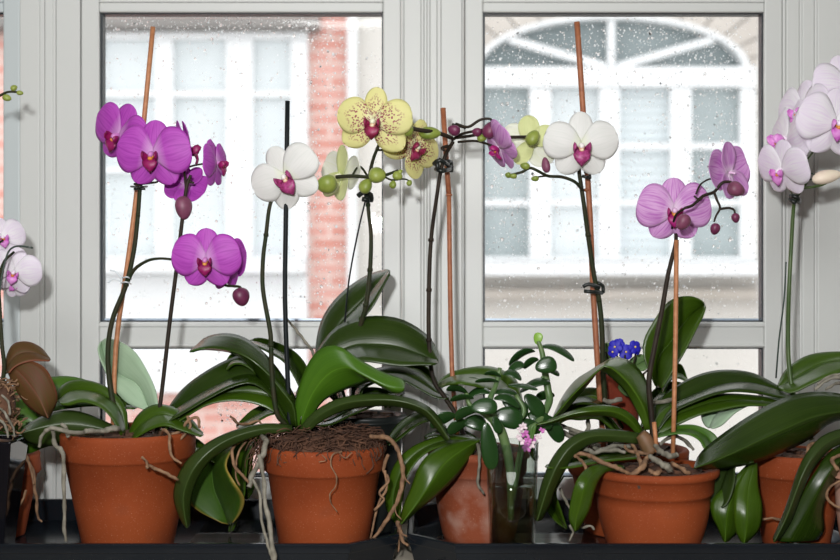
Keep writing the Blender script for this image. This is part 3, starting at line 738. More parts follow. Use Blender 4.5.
leaf3(Dp, [(292,424),(282,385),(268,362),(252,354),(232,358),(205,372),(180,392),(158,424)], [(290,424),(275,392),(258,376),(238,376),(212,388),(188,402),(158,425)], [(288,424),(272,398),(254,384),(235,386),(210,398),(186,412),(159,427)], (.0,.055), (-.005,.03), (-.01,.0), 'dark')
leaf3(Dp, [(294,426),(278,392),(255,383),(230,384),(205,393),(178,412),(160,430)], [(292,428),(275,400),(252,393),(228,393),(205,400),(180,417),(160,431)], [(290,432),(275,413),(252,403),(228,401),(205,406),(180,421),(160,432)], (.0,.01), (-.005,-.005), (-.01,-.015), 'mid')
leaf3(Dp, [(298,426),(297,403),(290,388),(277,368),(262,351),(245,338),(226,333.5),(207,337),(197,345),(190,351)], [(296,426),(293,406),(283,392),(268,374),(250,359),(232,351),(214,348),(200,349),(190,352)], [(291,426),(283,412),(272,398),(260,380),(248,364),(232,353),(212,350),(200,350),(191,353)], (.0,-.0,.03), (-.015,-.02,.0), (-.01,-.0,.0), 'dark', ka=1)
leaf2(Dp, [(285,400),(262,372),(247,355),(234,352),(227,360),(227,370)], [(280,405),(258,376),(246,366),(236,364),(230,367),(227,371)], (.02,.03), (.01,.02), 'mid')
leaf3(Dp, [(297,426),(294,400),(312,360),(332,331),(352,320),(375,316),(400,319),(422,331),(436,347),(439,361)], [(302,426),(306,398),(325,362),(350,347),(372,345),(396,347),(417,354),(432,360),(438,363)], [(307,427),(316,404),(338,374),(358,362),(378,363),(400,366),(420,365),(430,365),(438,364)], (.03,.06,.055), (.025,.035,.035), (.015,.012,.012), 'dark', ka=.8)
leaf3(Dp, [(294,427),(296,400),(305,370),(319,350),(338,346),(360,360),(384,373),(402,379),(406,386)], [(299,428),(311,396),(328,374),(346,367),(362,374),(378,382),(392,388),(404,388)], [(306,428),(322,402),(344,390),(362,384),(374,381),(384,388),(394,393),(402,392),(405,388)], (.0,-.02,-.02), (-.01,-.04,-.045), (-.005,-.02,-.05), 'bright')
leaf3(Dp, [(298,430),(314,412),(338,399),(368,394),(398,396),(424,404),(440,419),(449,438)], [(302,432),(318,416),(342,404),(370,400),(400,401),(424,409),(438,423),(449,440)], [(306,434),(322,421),(346,410),(374,406),(400,407),(422,414),(436,428),(448,443)], (-.01,-.03,-.03), (-.015,-.045,-.045), (-.015,-.035,-.04), 'olive')
leaf3(Dp, [(292,425),(262,424),(230,432),(203,446),(183,466),(174,490),(176,508),(184,526)], [(292,429),(264,429),(234,437),(210,451),(193,470),(184,492),(184,510),(187,528)], [(292,433),(266,434),(240,442),(215,456),(200,474),(192,494),(190,510),(190,527)], (-.01,-.04,-.03), (-.02,-.055,-.045), (-.02,-.045,-.035), 'olive')
leaf3(Dp, [(258,430),(226,436),(203,458),(190,483),(187,499),(200,512),(224,524)], [(260,433),(230,440),(214,462),(214,486),(222,506),(229,524)], [(262,436),(238,444),(226,464),(234,482),(244,498),(241,512),(232,524)], (.0,.0,.01), (.0,.02,.025), (.0,-.01,.01), 'yellowed')
leaf2(Dp, [(258,431),(240,446),(236,470),(238,500),(228,532)], [(262,434),(250,450),(246,475),(243,505),(232,532)], (.03,.035), (.03,.03), 'mid')
leaf2(Dp, [(268,430),(240,440),(224,455),(222,475),(232,490),(247,499)], [(270,436),(255,450),(252,470),(254,488),(248,499)], (.03,.05), (.03,.05), 'dark')
leaf2(Dp, [(300,424),(290,405),(272,402),(252,410),(236,426)], [(300,426),(285,415),(270,415),(252,425),(238,430)], (.03,.05), (.02,.03), 'mid')
leaf2(Dp, [(305,424),(330,420),(350,408),(378,396),(405,392)], [(305,426),(330,425),(352,415),(380,404),(404,395)], (.02,.03), (.01,.0), 'dark')
spW = [(291,428,-.01),(283,422,-.015),(276,410,-.02),(272,375,-.02),(271,345,-.02),(270,330,-.02),(263,290,-.015),(263,260,-.01),(266,235,-.005),(270,205,.0),(278,188,.005),(287,180,.01)]
T(Dp, 'flower_spike', [spW]+nodes(spW, 0, -.02, [4, 8]), [[2.6,2.5,2.4,2.2,2.0,1.4],2.9,2.6], STEM)
T(Dp, 'support_stick', [(287.5,101,.005),(286,210,.0),(285,300,-.005),(288,385,-.01),(290,432,-.01)], 2.4, STICK, sub=3)
flower(Dp, 'white', 286, 177, -.01, 38, (-.20, -.97, -.14), -30)
T(Dp, 'aerial_root', [[(262,436,-.03),(266,442,-.06),(261,458,-.07),(253,475,-.07),(250,488,-.075)],[(259,455,-.072),(263,478,-.075),(265,505,-.085),(271,535,-.092),(274,560,-.094),(276,572,-.094)],[(253,480,-.075),(260,495,-.08),(262,520,-.088),(268,545,-.094),(272,560,-.094)]], [[2.6,2.8,2.6],[2.4,2.4,2.6,2.8,2.2],[1.6,1.5,1.5]], ROOTS)
T(Dp, 'aerial_root', [[(240,440,-.02),(232,450,-.03),(236,468,-.04),(245,478,-.05),(252,486,-.06)],[(247,440,-.02),(238,455,-.03),(236,475,-.03),(240,486,-.03)],[(230,416,.0),(238,423,.0),(248,424,-.01),(258,421,-.01),(262,424,-.01)]], [[1.6,1.7,1.5],[1.2,1.0],[1.6,1.5,1.2]], ROOTB)
T(Dp, 'aerial_root', [[(370,436,-.05),(385,437,-.06),(396,446,-.06),(401,460,-.062),(403,478,-.062),(398,498,-.062),(390,515,-.062),(380,530,-.06),(372,541,-.06)],[(401,468,-.062),(405,478,-.062),(410,484,-.062)],[(384,470,-.055),(386,488,-.055),(378,505,-.055),(370,540,-.055)],[(388,455,-.06),(384,470,-.055),(389,480,-.055),(380,492,-.058),(384,500,-.06),(374,510,-.06)],[(399,490,-.062),(395,510,-.064),(402,520,-.066)]], [[2.6,2.6,2.2,1.6],[1.3,.6],[1.6,1.1],[1.8,1.5],[1.0,.6]], ROOTB)
T(Dp, 'aerial_root', [[(342,452,-.068),(333,455,-.072),(331,466,-.076),(336,475,-.077),(336,486,-.076),(330,494,-.075),(331,503,-.075),(337,512,-.072)],[(338,452,-.068),(345,458,-.073),(352,452,-.07)],[(322,455,-.07),(326,460,-.075),(319,462,-.075)]], [[.9,.8,.7,.5],.6,.6], ROOTB)

# ================================================================ PLANT: yellow spotted orchid in a dark plastic pot behind the white one
E = pot_root('potted_orchid', 368, .075, 'yellow maroon-spotted orchid in a dark plastic pot, behind the fibre-topped pot')
cx, cy, cz, R = pot_at(E, 366, .085, 418, 84, 60, PLASB, 8); bark(E, cx, cy, cz-.004, R-.009, 50, seed=8)
leaf3(E, [(340,412),(318,370),(316,348),(321,322),(333,302),(350,286),(368,275),(384,270),(390,270)], [(345,412),(328,370),(328,345),(340,325),(352,312),(364,300),(376,286),(384,277),(390,271)], [(350,412),(340,375),(342,350),(352,334),(364,318),(374,305),(382,290),(388,278),(391,272)], (.08,.11), (.07,.085), (.055,.07), 'dark', ka=1)
leaf3(E, [(352,412),(350,385),(362,374),(384,367),(404,367),(420,374),(436,388),(450,397)], [(356,412),(356,390),(366,379),(386,374),(404,375),(420,383),(436,394),(450,398)], [(360,412),(362,392),(372,384),(388,379),(404,382),(420,390),(436,398),(450,399)], (.08,.09), (.06,.07), (.05,.05), 'dark')
leaf2(E, [(385,408),(392,372),(405,364),(420,364),(432,372),(438,384),(437,393)], [(390,408),(400,376),(412,372),(420,376),(428,384),(434,391),(437,394)], (.09,.11), (.08,.1), 'mid')
leaf2(E, [(350,412),(352,396),(362,388),(380,388),(394,394),(398,402)], [(354,413),(360,404),(370,398),(382,398),(398,403)], (.07,.06), (.06,.05), 'mid')
spY = [(356,405,.07),(352,370,.06),(357,338,.05),(366,305,.04),(370,270,.04),(371,235,.04),(368,205,.04),(369,180,.04),(373,160,.035),(380,142,.03)]
T(E, 'flower_spike', [spY, [(371,182,.04),(362,168,.03),(357,168,.025),(352,176,.02)], [(336,177,.02),(352,176,.015),(368,177,.01),(382,176,.005),(394,172,.0),(398,170,.0)], [(383,176,.005),(392,180,.0),(404,179,.0),(410,181,.0)], [(378,150,.03),(386,150,.03),(394,147,.03),(402,146,.04)]]+nodes(spY, 0, .04, [2, 3, 4, 6]), [[2.8,2.6,2.4,2.0,1.9,1.6],[1.2,1.1],[2.0,1.8,1.6,1.0],[1.1,.7],[1.2,1.0],3.2,3.2,3.0,2.6], STEM)
T(E, 'support_stick', [(344,330,.06),(349,280,.05),(358,232,.045),(366,198,.045)], .9, STICK, sub=3, label='thin dark wire support')
T(E, 'plant_clip', [[(358,196,.03),(364,192,.028),(371,195,.03),(371,201,.035)],[(362,199,.028),(368,200,.028)],[(366,194,.03),(368,202,.03)]], 2.6, CLIP, sub=2)
flower(E, 'yellow', 374, 122, -.01, 39, (-.16, -.97, -.08), 4)
flower(E, 'yellow', 414, 147, .03, 34, (.62, -.78, -.16), 28)
flower(E, 'green_white', 342, 175, .045, 33, (.75, .62, -.1), -12)
for a in [(326.5,184,-.0,10.5,9.5,-170),(377.5,175.5,.005,9,8,0),(366,186,.012,8,6.5,60),(397.5,176,0,5.2,4.6,-20),(393,184.5,0,4.2,3.6,80),(409.5,183,0,3.2,2.8,60),(407.5,128,-.005,8.5,6,100),(400,172,.0,3,2.4,40)]: bud(E, *a[:3], a[3], a[4], a[5], BUDG)
T(E, 'aerial_root', [[(286,318,.05),(296,330,.05),(306,343,.05),(314,356,.055),(322,385,.06),(345,410,.075)]], [[1.3,1.8,2.0,2.0]], ROOTS)

# ================================================================ PLANT: pink orchid beside the mullion, in the stained pot behind the tumbler
Fp = pot_root('potted_orchid', 482, .035, 'pink orchid with purple buds beside the mullion, in the white-stained pot')
cx, cy, cz, R = pot_at(Fp, 479, .035, 455, 106, 72, TERRAS, 27, bowl=True); bark(Fp, cx, cy, cz-.004, R-.009, 90, seed=9)
leaf3(Fp, [(476,440),(452,435),(428,440),(408,450),(394,466),(387,488),(386,506),(392,519),(397,524)], [(476,441),(446,441),(422,450),(405,466),(396,488),(394,506),(398,524)], [(474,443),(440,447),(420,458),(407,478),(402,500),(400,514),(399,524)], (.02,.0,.0), (.01,-.01,-.01), (.0,-.02,-.02), 'mid')
leaf3(Fp, [(479,438),(458,442),(437,449),(421,463),(411,488),(403,508),(400,524)], [(480,440),(462,450),(444,464),(430,484),(417,503),(401,524)], [(481,441),(472,455),(457,476),(437,495),(417,511),(402,525)], (.0,-.03,-.03), (-.01,-.045,-.045), (.0,-.03,-.03), 'mid')
leaf3(Fp, [(524,408),(516,380),(492,367),(465,369),(447,376),(438,387)], [(520,410),(505,384),(485,376),(462,377),(446,381),(439,387)], [(516,412),(497,393),(478,387),(460,384),(448,385),(440,388)], (.08,.08,.06), (.06,.05,.04), (.04,.0,.01), 'mid')
leaf2(Fp, [(440,425),(432,412),(415,413),(400,422),(391,433),(387,444)], [(446,428),(432,421),(418,425),(405,435),(396,442),(388,446)], (.05,.03), (.03,.01), 'dark')
leaf2(Fp, [(476,438),(466,431),(448,428),(434,432),(424,438)], [(476,442),(464,438),(448,437),(434,437),(425,439)], (.05,.05), (.03,.03), 'dark')
spF = [(466,442,.03),(456,415,.03),(444,396,.035),(433,378,.04),(429,340,.04),(429,290,.04),(431,240,.04),(437,195,.03),(441,170,.03),(446,154,.03),(453,142,.02)]
T(Fp, 'flower_spike', [spF, [(405,127,-.005),(420,130,.0),(438,133,.01),(452,138,.02)], [(452,140,.02),(462,134,.01),(475,131,.0),(487,129,-.005)], [(448,146,.025),(442,148,.02),(445,151,.02)], [(455,138,.02),(470,136,.01),(483,134,.005),(497,137,.005),(525,137,.01),(532,137,.01)], [(458,142,.02),(476,141,.01),(490,145,.0),(498,148,.0)], [(456,124,.01),(468,127,.0),(480,120,-.002),(490,119,-.003),(493,124,-.003)], [(452,124,.01),(455,125,.01),(466,128,.01)]]+nodes(spF, 0, .04, [4, 5, 6]), [[2.6,2.4,2.3,2.2,2.0,2.0,1.9],[1.9,2.2,2.2],[1.6,1.3],[1.8,1.2],[1.6,1.6,1.8],[1.3,1.1],[1.6,1.2],1.3,3.0,3.0,3.0], STEMD)
st = MB(); st.tube([at(443,108,.05), at(447,170,.05), at(449,195,.05)], 2.7*sc(.05), 8, sub=1); st.tube([at(449,194,.05), at(450,280,.05), at(452,370,.045), at(458,440,.03)], 2.4*sc(.05), 8, sub=2); st.ell(at(449,195,.05), [Vector((.0036,0,0)), Vector((0,.0036,0)), Vector((0,0,.0018))]); st.build('stake', STAKED, Fp)
T(Fp, 'plant_clip', [[(434,164,.025),(440,160,.02),(448,165,.03)],[(436,169,.025),(442,171,.02),(450,169,.035)],[(437,162,.02),(438,170,.02)],[(446,162,.03),(451,162,.04),(451,172,.04)]], 2.4, CLIP, sub=2)
flower(Fp, 'pink', 499, 147, -.01, 29, (-.80, -.30, -.42), -30)
for a in [(454,130,.0,6.5,5.5,160),(477,132,-.002,5,4.5,170),(490,130,-.006,9,7,65)]: bud(Fp, *a[:3], a[3], a[4], a[5], BUDP)
for a in [(430,133.5,.01,11,6.5,0),(482,138,.0,5,4,10)]: bud(Fp, *a[:3], a[3], a[4], a[5], BUDG)
T(Fp, 'aerial_root', [[(476,440,-.0),(479,450,-.025),(479,470,-.03),(478,485,-.03),(484,494,-.025)]], [[1.7,1.8,1.7,1.3]], ROOTS)
T(Fp, 'aerial_root', [[(398,521,-.03),(400,530,-.035),(402,540,-.045),(408,546,-.05)],[(400,528,-.035),(403,535,-.04),(412,538,-.045)],[(398,524,-.03),(399,540,-.04),(398,552,-.05)]], [[2.6,2.2,1.4],[1.4,1.0],[1.2,.8]], ROOTB)

# ================================================================ TUMBLER with jade and small pink blooms
tx, ty = at(512, 0, -.045).x, -.045
mb = MB(); k = sc(-.045); h = at(0, 441, -.045).z-TRAYZ-.004; z0 = TRAYZ+.0035
mb.lathe([(.018, 0), (.0215, .001), (.0255, h), (.0243, h), (.0203, .006), (.001, .006)], (tx, ty, z0), 48)
tag(mb.build('glass_tumbler', TUMB), 'clear glass tumbler with brownish water and plant cuttings, standing before the stained pot', 'glass')
mb = MB(); mb.lathe([(.0198, .0065), (.0226, h*.60), (.001, h*.60)], (tx, ty, z0), 40)
tag(mb.build('vase_water', WATER), 'murky brownish water filling over half of the tumbler', 'water')
J = empty('jade_cutting', (tx, ty, TRAYZ+.02), 'jade plant cutting with plump glossy oval leaves, rising from the glass tumbler', 'plant')
JS = noisy('jade_stem', (.06, .13, .04), (.13, .19, .07), 60, .4)
T(J, 'stem', [[(538,341,.0),(542,352,.0),(545,372,.0),(548,390,.0),(549,402,-.005),(540,420,-.02),(524,440,-.04),(512,500,-.045)],[(488,410,-.05),(495,422,-.05),(503,436,-.047),(510,470,-.045),(511,520,-.045)],[(500,368,-.02),(496,385,-.025),(490,400,-.04),(492,415,-.05)],[(466,393,-.03),(470,405,-.03),(482,412,-.04),(492,420,-.05)],[(545,375,.0),(535,385,.0),(528,388,-.01)],[(516,395,-.03),(524,412,-.035),(512,428,-.04)]], [[2.2,2.8,3.6,3.8,3.8,3.4,3],[4.2,4.8,4.6,3],[2.2,2.8,3.2],[2.2,2.6,3.2],[1.8,1.5],[2.2,2.4,2.2]], JS)
def jleaf(px, py, y, a, b, ang, tilt=.35, m=JADE, arch=.25):
    """thick oval leaf: half length a, half width b px, ang in degrees; tilt foreshortens; arch bends the ends down"""
    mb = MB(); k = sc(y); ca, sa = math.cos(R_(ang)), math.sin(R_(ang)); c = at(px, py, y)
    X = Vector((ca, 0, sa)); S = Vector((-sa, 0, ca)); Nn = (Vector((0, -1, 0))*math.cos(tilt)+S*math.sin(tilt)); W = (S*math.cos(tilt)+Vector((0, 1, 0))*math.sin(tilt))
    vs, fs = [], []; n, m_ = 16, 12
    for i in range(m_+1):
        th = math.pi*i/m_; u = -math.cos(th); r = math.sin(th)**.9*(1+.22*u)
        for j in range(n):
            ph = 2*math.pi*j/n
            vs.append(c+X*(u*a*k)+W*(math.cos(ph)*r*b*k)+Nn*(math.sin(ph)*r*b*.24*k)-Vector((0, 0, 1))*(arch*a*k*u*u))
    for i in range(m_):
        for j in range(n): fs.append((i*n+j, i*n+(j+1) % n, (i+1)*n+(j+1) % n, (i+1)*n+j))
    mb.add(vs, fs, [(.5, j/n) for i in range(m_+1) for j in range(n)]); return mb.build('leaf', m, J)
jleaf(538, 338.5, .0, 6, 4.6, 80, .3, JADE2, 0)
for a in [(522,353,.0,15,6.5,208,.9,.35),(558,349,.0,18,6,-24,.95,.25),(531,361,-.01,9,5.5,210,.8,.3),(546,365,-.03,11,8.5,12,.15,.1),(554,372,.02,6,4,-20,.9,.2),
          (535,383,-.005,16,6.5,20,1.0,.25),(516,366,-.03,9,5.5,25,.7,.2),(512,373,-.035,10,5.5,-15,.9,.4),(493,373,-.03,9,4,170,.9,.3),(487,380,-.03,12,4.5,180,1.0,.15),
          (523,386,-.04,15,4.5,-8,1.1,.1),(505,391,-.03,12,5,0,1.0,.2),(478,391,-.03,13,6,15,1.0,.35),(457,388,-.03,11,6,170,.9,.3),(462,397,-.035,12,5.5,185,.9,.2),
          (484,406,-.075,13.5,8.5,3,.35,.1),(466,411,-.04,12,7,200,.6,.3),(443,418,-.03,14,8,205,.6,.2),(507,398,-.04,14,6,-18,.8,.35),(515,405,-.03,15,9,-35,.4,.2),
          (534,404,-.02,14,8,-50,.3,.1),(508,417,-.04,15,11,-10,.2,.1),(489,446,-.08,24,8.5,-82,.1,.0),(458,425,-.02,12,7,210,.5,.2),(497,425,-.06,9,5,-70,.3,0),
          (540,418,-.02,14,8,-30,.4,.2),(553,427,-.01,16,8,-55,.3,.1),(528,425,-.03,14,7,-20,.4,.1),(475,422,-.02,12,8,-10,.4,.2),(533,452,-.04,9,4,-65,.2,.0),(545,395,.02,10,6,190,.6,.2),(470,380,-.0,12,6,185,1.0,.2)]:
    jleaf(*a[:5], a[5], a[6], JADE, a[7]) if len(a) == 8 else None
SX = empty('pink_sprig', (tx, ty, TRAYZ+.02), 'sprig of tiny pink and white blooms at the tumbler rim, beside the jade cutting', 'flower')
T(SX, 'stem', [[(526,430,-.06),(520,450,-.05),(515,500,-.045)],[(520,436,-.06),(519,452,-.05)],[(536,436,-.06),(524,452,-.05)]], [[1,1.2,1],.7,.7], STEMG)
mbs = {}
r = random.Random(11)
PB = mat('bloom_pink', (.55, .16, .45), .5); PWt = mat('bloom_pale', (.75, .62, .66), .5)
for i, (px, py) in enumerate([(521,429),(525,434),(519,437),(528,440),(531,444),(527,447),(538,437),(542,430),(523,427),(534,439),(522,441)]):
    mb = MB(); c = at(px, py, -.062+r.uniform(-.004, .004)); s = .0023*r.uniform(.8, 1.3)
    for q in range(5):
        a = q*1.257+r.random(); d = Vector((math.cos(a), -.4, math.sin(a)))
        mb.ell(c+d*s*.8, (d*s, Vector((0, .4*s, 0)), Vector((-math.sin(a), 0, math.cos(a)))*s*.6), 6, 4)
    mb.build('blossom', PB if i % 2 else PWt, SX)
leaf2(SX, [(527,445),(530,436),(531,427),(535,424)], [(531,445),(534,436),(536,428),(535,424)], -.062, -.062, 'bright', fold=0)

# ================================================================ PLANT: tall white orchid on the long stake, pot behind the pink one
I = pot_root('potted_orchid', 610, .085, 'white moth orchid tied to the tall stake, its pot behind the right-centre terracotta bowl')
cx, cy, cz, R = pot_at(I, 628, .075, 456, 124, 88, TERRA, 27); bark(I, cx, cy, cz-.004, R-.009, 90, seed=19)
st = MB(); st.tube([at(577,22,.05), at(583,110,.05), at(590,215,.05), at(593,288,.05), at(599,385,.05), at(604,450,.06)], 2.9*sc(.05), 8, sub=3)
st.ell(at(586.5,190,.05), [Vector((.0038,0,0)), Vector((0,.0038,0)), Vector((0,0,.002))]); st.build('stake', STAKED, I)
spI = [(611,448,.055),(606,410,.05),(603,370,.045),(602,330,.04),(599,300,.04),(594,275,.04),(588,235,.035),(584,205,.03),(581,185,.03),(579,168,.03),(581,150,.02)]
T(I, 'flower_spike', [spI, [(583,191,.03),(575,182,.02),(562,177,.02),(548,176,.01),(538,171,.0),(530,168,.0),(522,172,.0),(510,175,.0)], [(546,176,.01),(538,177,.01),(536,179,.01)], [(530,168,.0),(527,166,.0),(525,166,.0)]]+nodes(spI, 0, .035, [4, 6]), [[3.0,2.8,2.6,2.4,2.2,2.0],[1.7,1.6,1.5,1.2],.9,.9,2.8,2.8], STEM)
T(I, 'plant_clip', [[(583,287,.03),(589,284,.03),(600,288,.03)],[(584,291,.03),(594,292,.03),(602,293,.045)],[(598,283,.04),(603,286,.045),(603,293,.045)]], 2.0, CLIP, sub=2)
T(I, 'plant_clip', [[(584,172,.03),(589,172,.03),(590,178,.04)],[(582,176,.03),(590,178,.03)]], 1.7, CLIP, sub=2)
flower(I, 'white', 581, 146, -.005, 38, (-.03, -.98, -.12), 0)
flower(I, 'green_white', 531, 142, .02, 30, (.18, .95, -.12), 150)
bud(I, 533, 138, -.002, 8.5, 6.5, 60, BUDG)
for a in [(525,166,.0,5,3.6,170),(508,175,.0,3,3,180),(513,176,.0,4,2.6,180),(535,178.5,.01,4,2.8,185)]: bud(I, *a[:3], a[3], a[4], a[5], BUDG)
bud(I, 546, 165, .01, 8, 4.3, 100, BUDM)
leaf2(I, [(622,425),(602,392),(585,388),(570,393),(560,404),(556,412)], [(622,435),(602,410),(585,404),(570,406),(560,410),(557,413)], (.07,.05), (.05,.03), 'dark')
leaf2(I, [(622,430),(600,398),(580,397),(565,402),(555,420),(550,430)], [(622,440),(600,420),(580,420),(566,420),(551,431)], (.06,.04), (.04,.02), 'mid')
leaf2(I, [(640,430),(650,395),(665,383),(680,382),(695,390),(705,405)], [(645,432),(655,405),(668,396),(682,396),(704,406)], (.08,.09), (.06,.07), 'dark')
leaf2(I, [(640,430),(650,405),(668,395),(688,396),(706,410)], [(642,434),(655,415),(670,406),(688,406),(705,412)], (.07,.07), (.05,.05), 'dark')
leaf2(I, [(650,420),(660,372),(670,364),(682,365),(687,380)], [(655,420),(668,385),(676,378),(686,381)], (.08,.10), (.07,.09), 'bright')
leaf2(I, [(560,478),(549,488),(545,505),(554,520),(567,529)], [(564,476),(556,492),(561,510),(567,529)], .02, .02, 'mid')
for q in [[(560,425,.03),(575,430,.01),(592,436,.0),(600,430,.0),(616,436,.0)],[(555,424,.04),(568,434,.03),(580,438,.03),(592,436,.03)],[(583,438,.02),(587,430,.02),(588,420,.02)],[(570,432,.02),(590,434,.01),(612,432,.0),(624,436,.0)],[(650,402,.02),(662,403,.02),(675,399,.02)],[(604,400,.02),(612,402,.02),(622,400,.02)],[(597,447,.01),(590,440,.02),(600,446,.01)]]:
    T(I, 'aerial_root', [q], [[2.4, 2.7, 2.2]], ROOTS)

# ================================================================ AFRICAN VIOLET, small pot standing on the orchid pot behind
V = empty('potted_violet', (at(622, 0, .09).x, .09, at(0, 428, .09).z), 'African violet with deep blue flowers in a small brown-red pot', 'potted plant')
c = at(622, 0, .09); zt = at(0, 376, .06).z; zb = at(0, 440, .07).z; H = zt-zb
mb = MB(); mb.lathe([(.014, 0), (.0155, .001), (.0215, H-.012), (.0235, H-.011), (.0240, H-.001), (.0232, H), (.0222, H-.002), (.019, H-.015), (.013, .006)], (c.x, c.y, zb), 40)
mb.build('pot', terracotta('terracotta_brown', 0, (.20, .035, .018), (.30, .06, .03)), V)
mb = MB(); mb.lathe([(.019, -.008), (.019, 0), (.001, .001)], (c.x, c.y, zt-.004), 24); mb.build('soil', BARK, V)
T(V, 'stem', [[(622,382,.09),(619,365,.07),(616,350,.06)],[(622,382,.09),(625,365,.06),(625,355,.055)],[(622,382,.09),(633,365,.06),(636,350,.06)],[(622,382,.09),(642,375,.07),(654,362,.06)],[(622,382,.09),(612,370,.09),(606,352,.08)]], [1,1,1,1,1], STEMD)
leaf2(V, [(615,382),(606,372),(603,352),(606,342)], [(622,382),(618,370),(615,358),(608,343)], .085, .085, 'violet', fold=.004)
leaf2(V, [(622,382),(628,362),(640,354),(652,360)], [(628,382),(635,372),(645,370),(652,361)], .075, .07, 'violet', fold=.004)
leaf2(V, [(622,382),(618,388),(626,396),(632,395)], [(628,380),(634,386),(634,392),(633,395)], .055, .05, 'violet', fold=.003)
VB = petal_mat('violet_blue', (.022, .018, .50), (.012, .008, .30), (.06, .03, .40), .5, thr=.15); VY = mat('violet_eye', (.8, .6, .1), .5)
r = random.Random(3)
for (px, py, s, fx) in [(615,347,7.5,-.4),(613,352,6,-.7),(626,352,8,.0),(635,347,7,.3),(637,349,6,.6),(619,344,6,-.1),(654.5,360.5,4.5,.2)]:
    y = .055+r.uniform(-.006, .006); c = at(px, py, y); k = s*sc(y); f = Vector((fx, -1, .15)).normalized(); Y = -f; X = Y.cross(Vector((0, 0, 1))).normalized(); Z = X.cross(Y)
    M3 = Matrix((X, Y, Z)).transposed() @ Matrix.Rotation(r.uniform(0, 1), 3, 'Y')
    mb = MB()
    for q in range(5):
        t_ = tepal(R_(90+72*q), 1, .52, .6, .4, .45, 0, .05, .12, 7, 5, seed=q); mb.add([M3 @ (v*k)+c for v in t_.v], t_.f, t_.uv)
    fo = mb.build('flower', VB, V, solid=.0004)
    mb = MB(); mb.ell(c+f*.0008, (Vector((.0011, 0, 0)), Vector((0, .001, 0)), Vector((0, 0, .0011))), 8, 6); e_ = mb.build('eye', VY, fo, local=True)
    e_.data.transform(Matrix.Translation(-root_loc(fo)))

# ================================================================ PLANT: pink orchid in the wide bowl pot
H_ = pot_root('potted_orchid', 654, -.02, 'pink veined orchid in the wide lipped terracotta bowl, right of the tumbler')
cx, cy, cz, R = pot_at(H_, 653, -.02, 476, 134, 88, TERRA, 28, bowl=True); bark(H_, cx, cy, cz-.007, R-.013, 170, seed=23, size=.010, hump=.008)
leaf3(H_, [(655,385),(644,358),(644,340),(652,324),(664,306),(675,298),(689,296),(699,299),(705,304)], [(658,387),(658,360),(670,343),(681,327),(692,314),(705,305)], [(662,388),(680,360),(690,342),(698,326),(703,316),(706,306)], (.03,.05), (.045,.07), (.03,.055), 'mid')
leaf3(H_, [(650,432),(655,405),(678,385),(704,373),(730,370),(755,374),(776,385),(793,396)], [(652,434),(664,410),(690,396),(720,385),(750,383),(775,390),(793,397)], [(655,436),(672,414),(700,400),(728,392),(755,393),(776,397),(793,399)], (.02,.06,.06), (.01,.035,.04), (.0,.015,.02), 'dark')
leaf3(H_, [(650,434),(660,412),(682,400),(706,395),(735,394),(765,397),(780,402)], [(652,436),(668,420),(690,410),(712,403),(740,400),(780,404)], [(655,438),(676,426),(700,415),(722,410),(745,406),(780,406)], (.0,.03,.03), (-.01,.01,.01), (-.01,.0,.0), 'mid')
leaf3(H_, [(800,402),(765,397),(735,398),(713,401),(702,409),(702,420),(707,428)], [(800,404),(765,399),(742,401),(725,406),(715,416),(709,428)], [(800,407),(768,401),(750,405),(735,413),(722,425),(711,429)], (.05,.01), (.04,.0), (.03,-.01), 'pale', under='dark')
leaf2(H_, [(655,432),(675,426),(695,425),(712,432),(718,441),(712,452)], [(655,438),(675,434),(690,435),(700,441),(704,448),(711,453)], (-.01,-.02), (-.02,-.03), 'bright')
leaf3(H_, [(654,430),(652,400),(643,375),(629,361),(615,357.5),(603,363),(590,371),(575,381),(562,398),(553,417)], [(650,430),(643,407),(631,387),(618,373),(606,366),(597,372),(585,383),(572,396),(562,408),(553.5,418)], [(645,430),(637,411),(625,391),(611,377),(600,370),(593,378),(583,390),(573,402),(563,413),(554,418)], (-.01,-.01,.02), (-.03,-.045,-.01), (-.03,-.02,-.0), 'mid', ka=1)
leaf3(H_, [(646,436),(634,417),(617,407),(595,405.5),(572,411),(552,419),(536,424)], [(643,437),(631,421),(615,412),(594,411),(572,414),(552,421),(536,425)], [(640,438),(628,425),(612,417),(592,416),(572,418),(552,423),(537,426)], (-.01,-.03,-.03), (-.02,-.045,-.04), (-.02,-.035,-.035), 'mid')
leaf3(H_, [(642,434),(617,430),(590,430),(569,439),(553,457),(543,480),(538,500),(535,521)], [(640,438),(616,436),(592,436),(572,446),(558,464),(549,484),(543,502),(537,521)], [(638,444),(616,442),(594,443),(577,453),(565,470),(555,490),(549,506),(540,522)], (-.02,-.04,-.03), (-.03,-.055,-.05), (-.03,-.045,-.04), 'olive')
leaf3(H_, [(624,466),(604,464),(588,468),(577,480),(571,500),(569,518),(574,530)], [(624,468),(606,468),(594,473),(585,485),(580,503),(576,518),(575,531)], [(624,470),(608,471),(600,478),(594,492),(590,508),(584,520),(577,531)], (-.04,-.085,-.075), (-.045,-.092,-.082), (-.045,-.085,-.075), 'mid')
leaf2(H_, [(640,452),(600,452),(565,461),(545,466)], [(640,458),(602,462),(570,468),(546,468)], (-.0,-.03), (-.02,-.04), 'mid')
T(H_, 'pseudostem', [(652,452,-.03),(645,440,-.03),(640,434,-.03)], [9,8,6], noisy('sheath_brown', (.10,.06,.02), (.20,.10,.05), 60, .6))
spP = [(654,442,-.03),(651,410,-.03),(649,380,-.03),(655,345,-.025),(662,310,-.02),(667,280,-.02),(671,262,-.02),(676,240,-.01),(674,225,.01),(672,215,.01)]
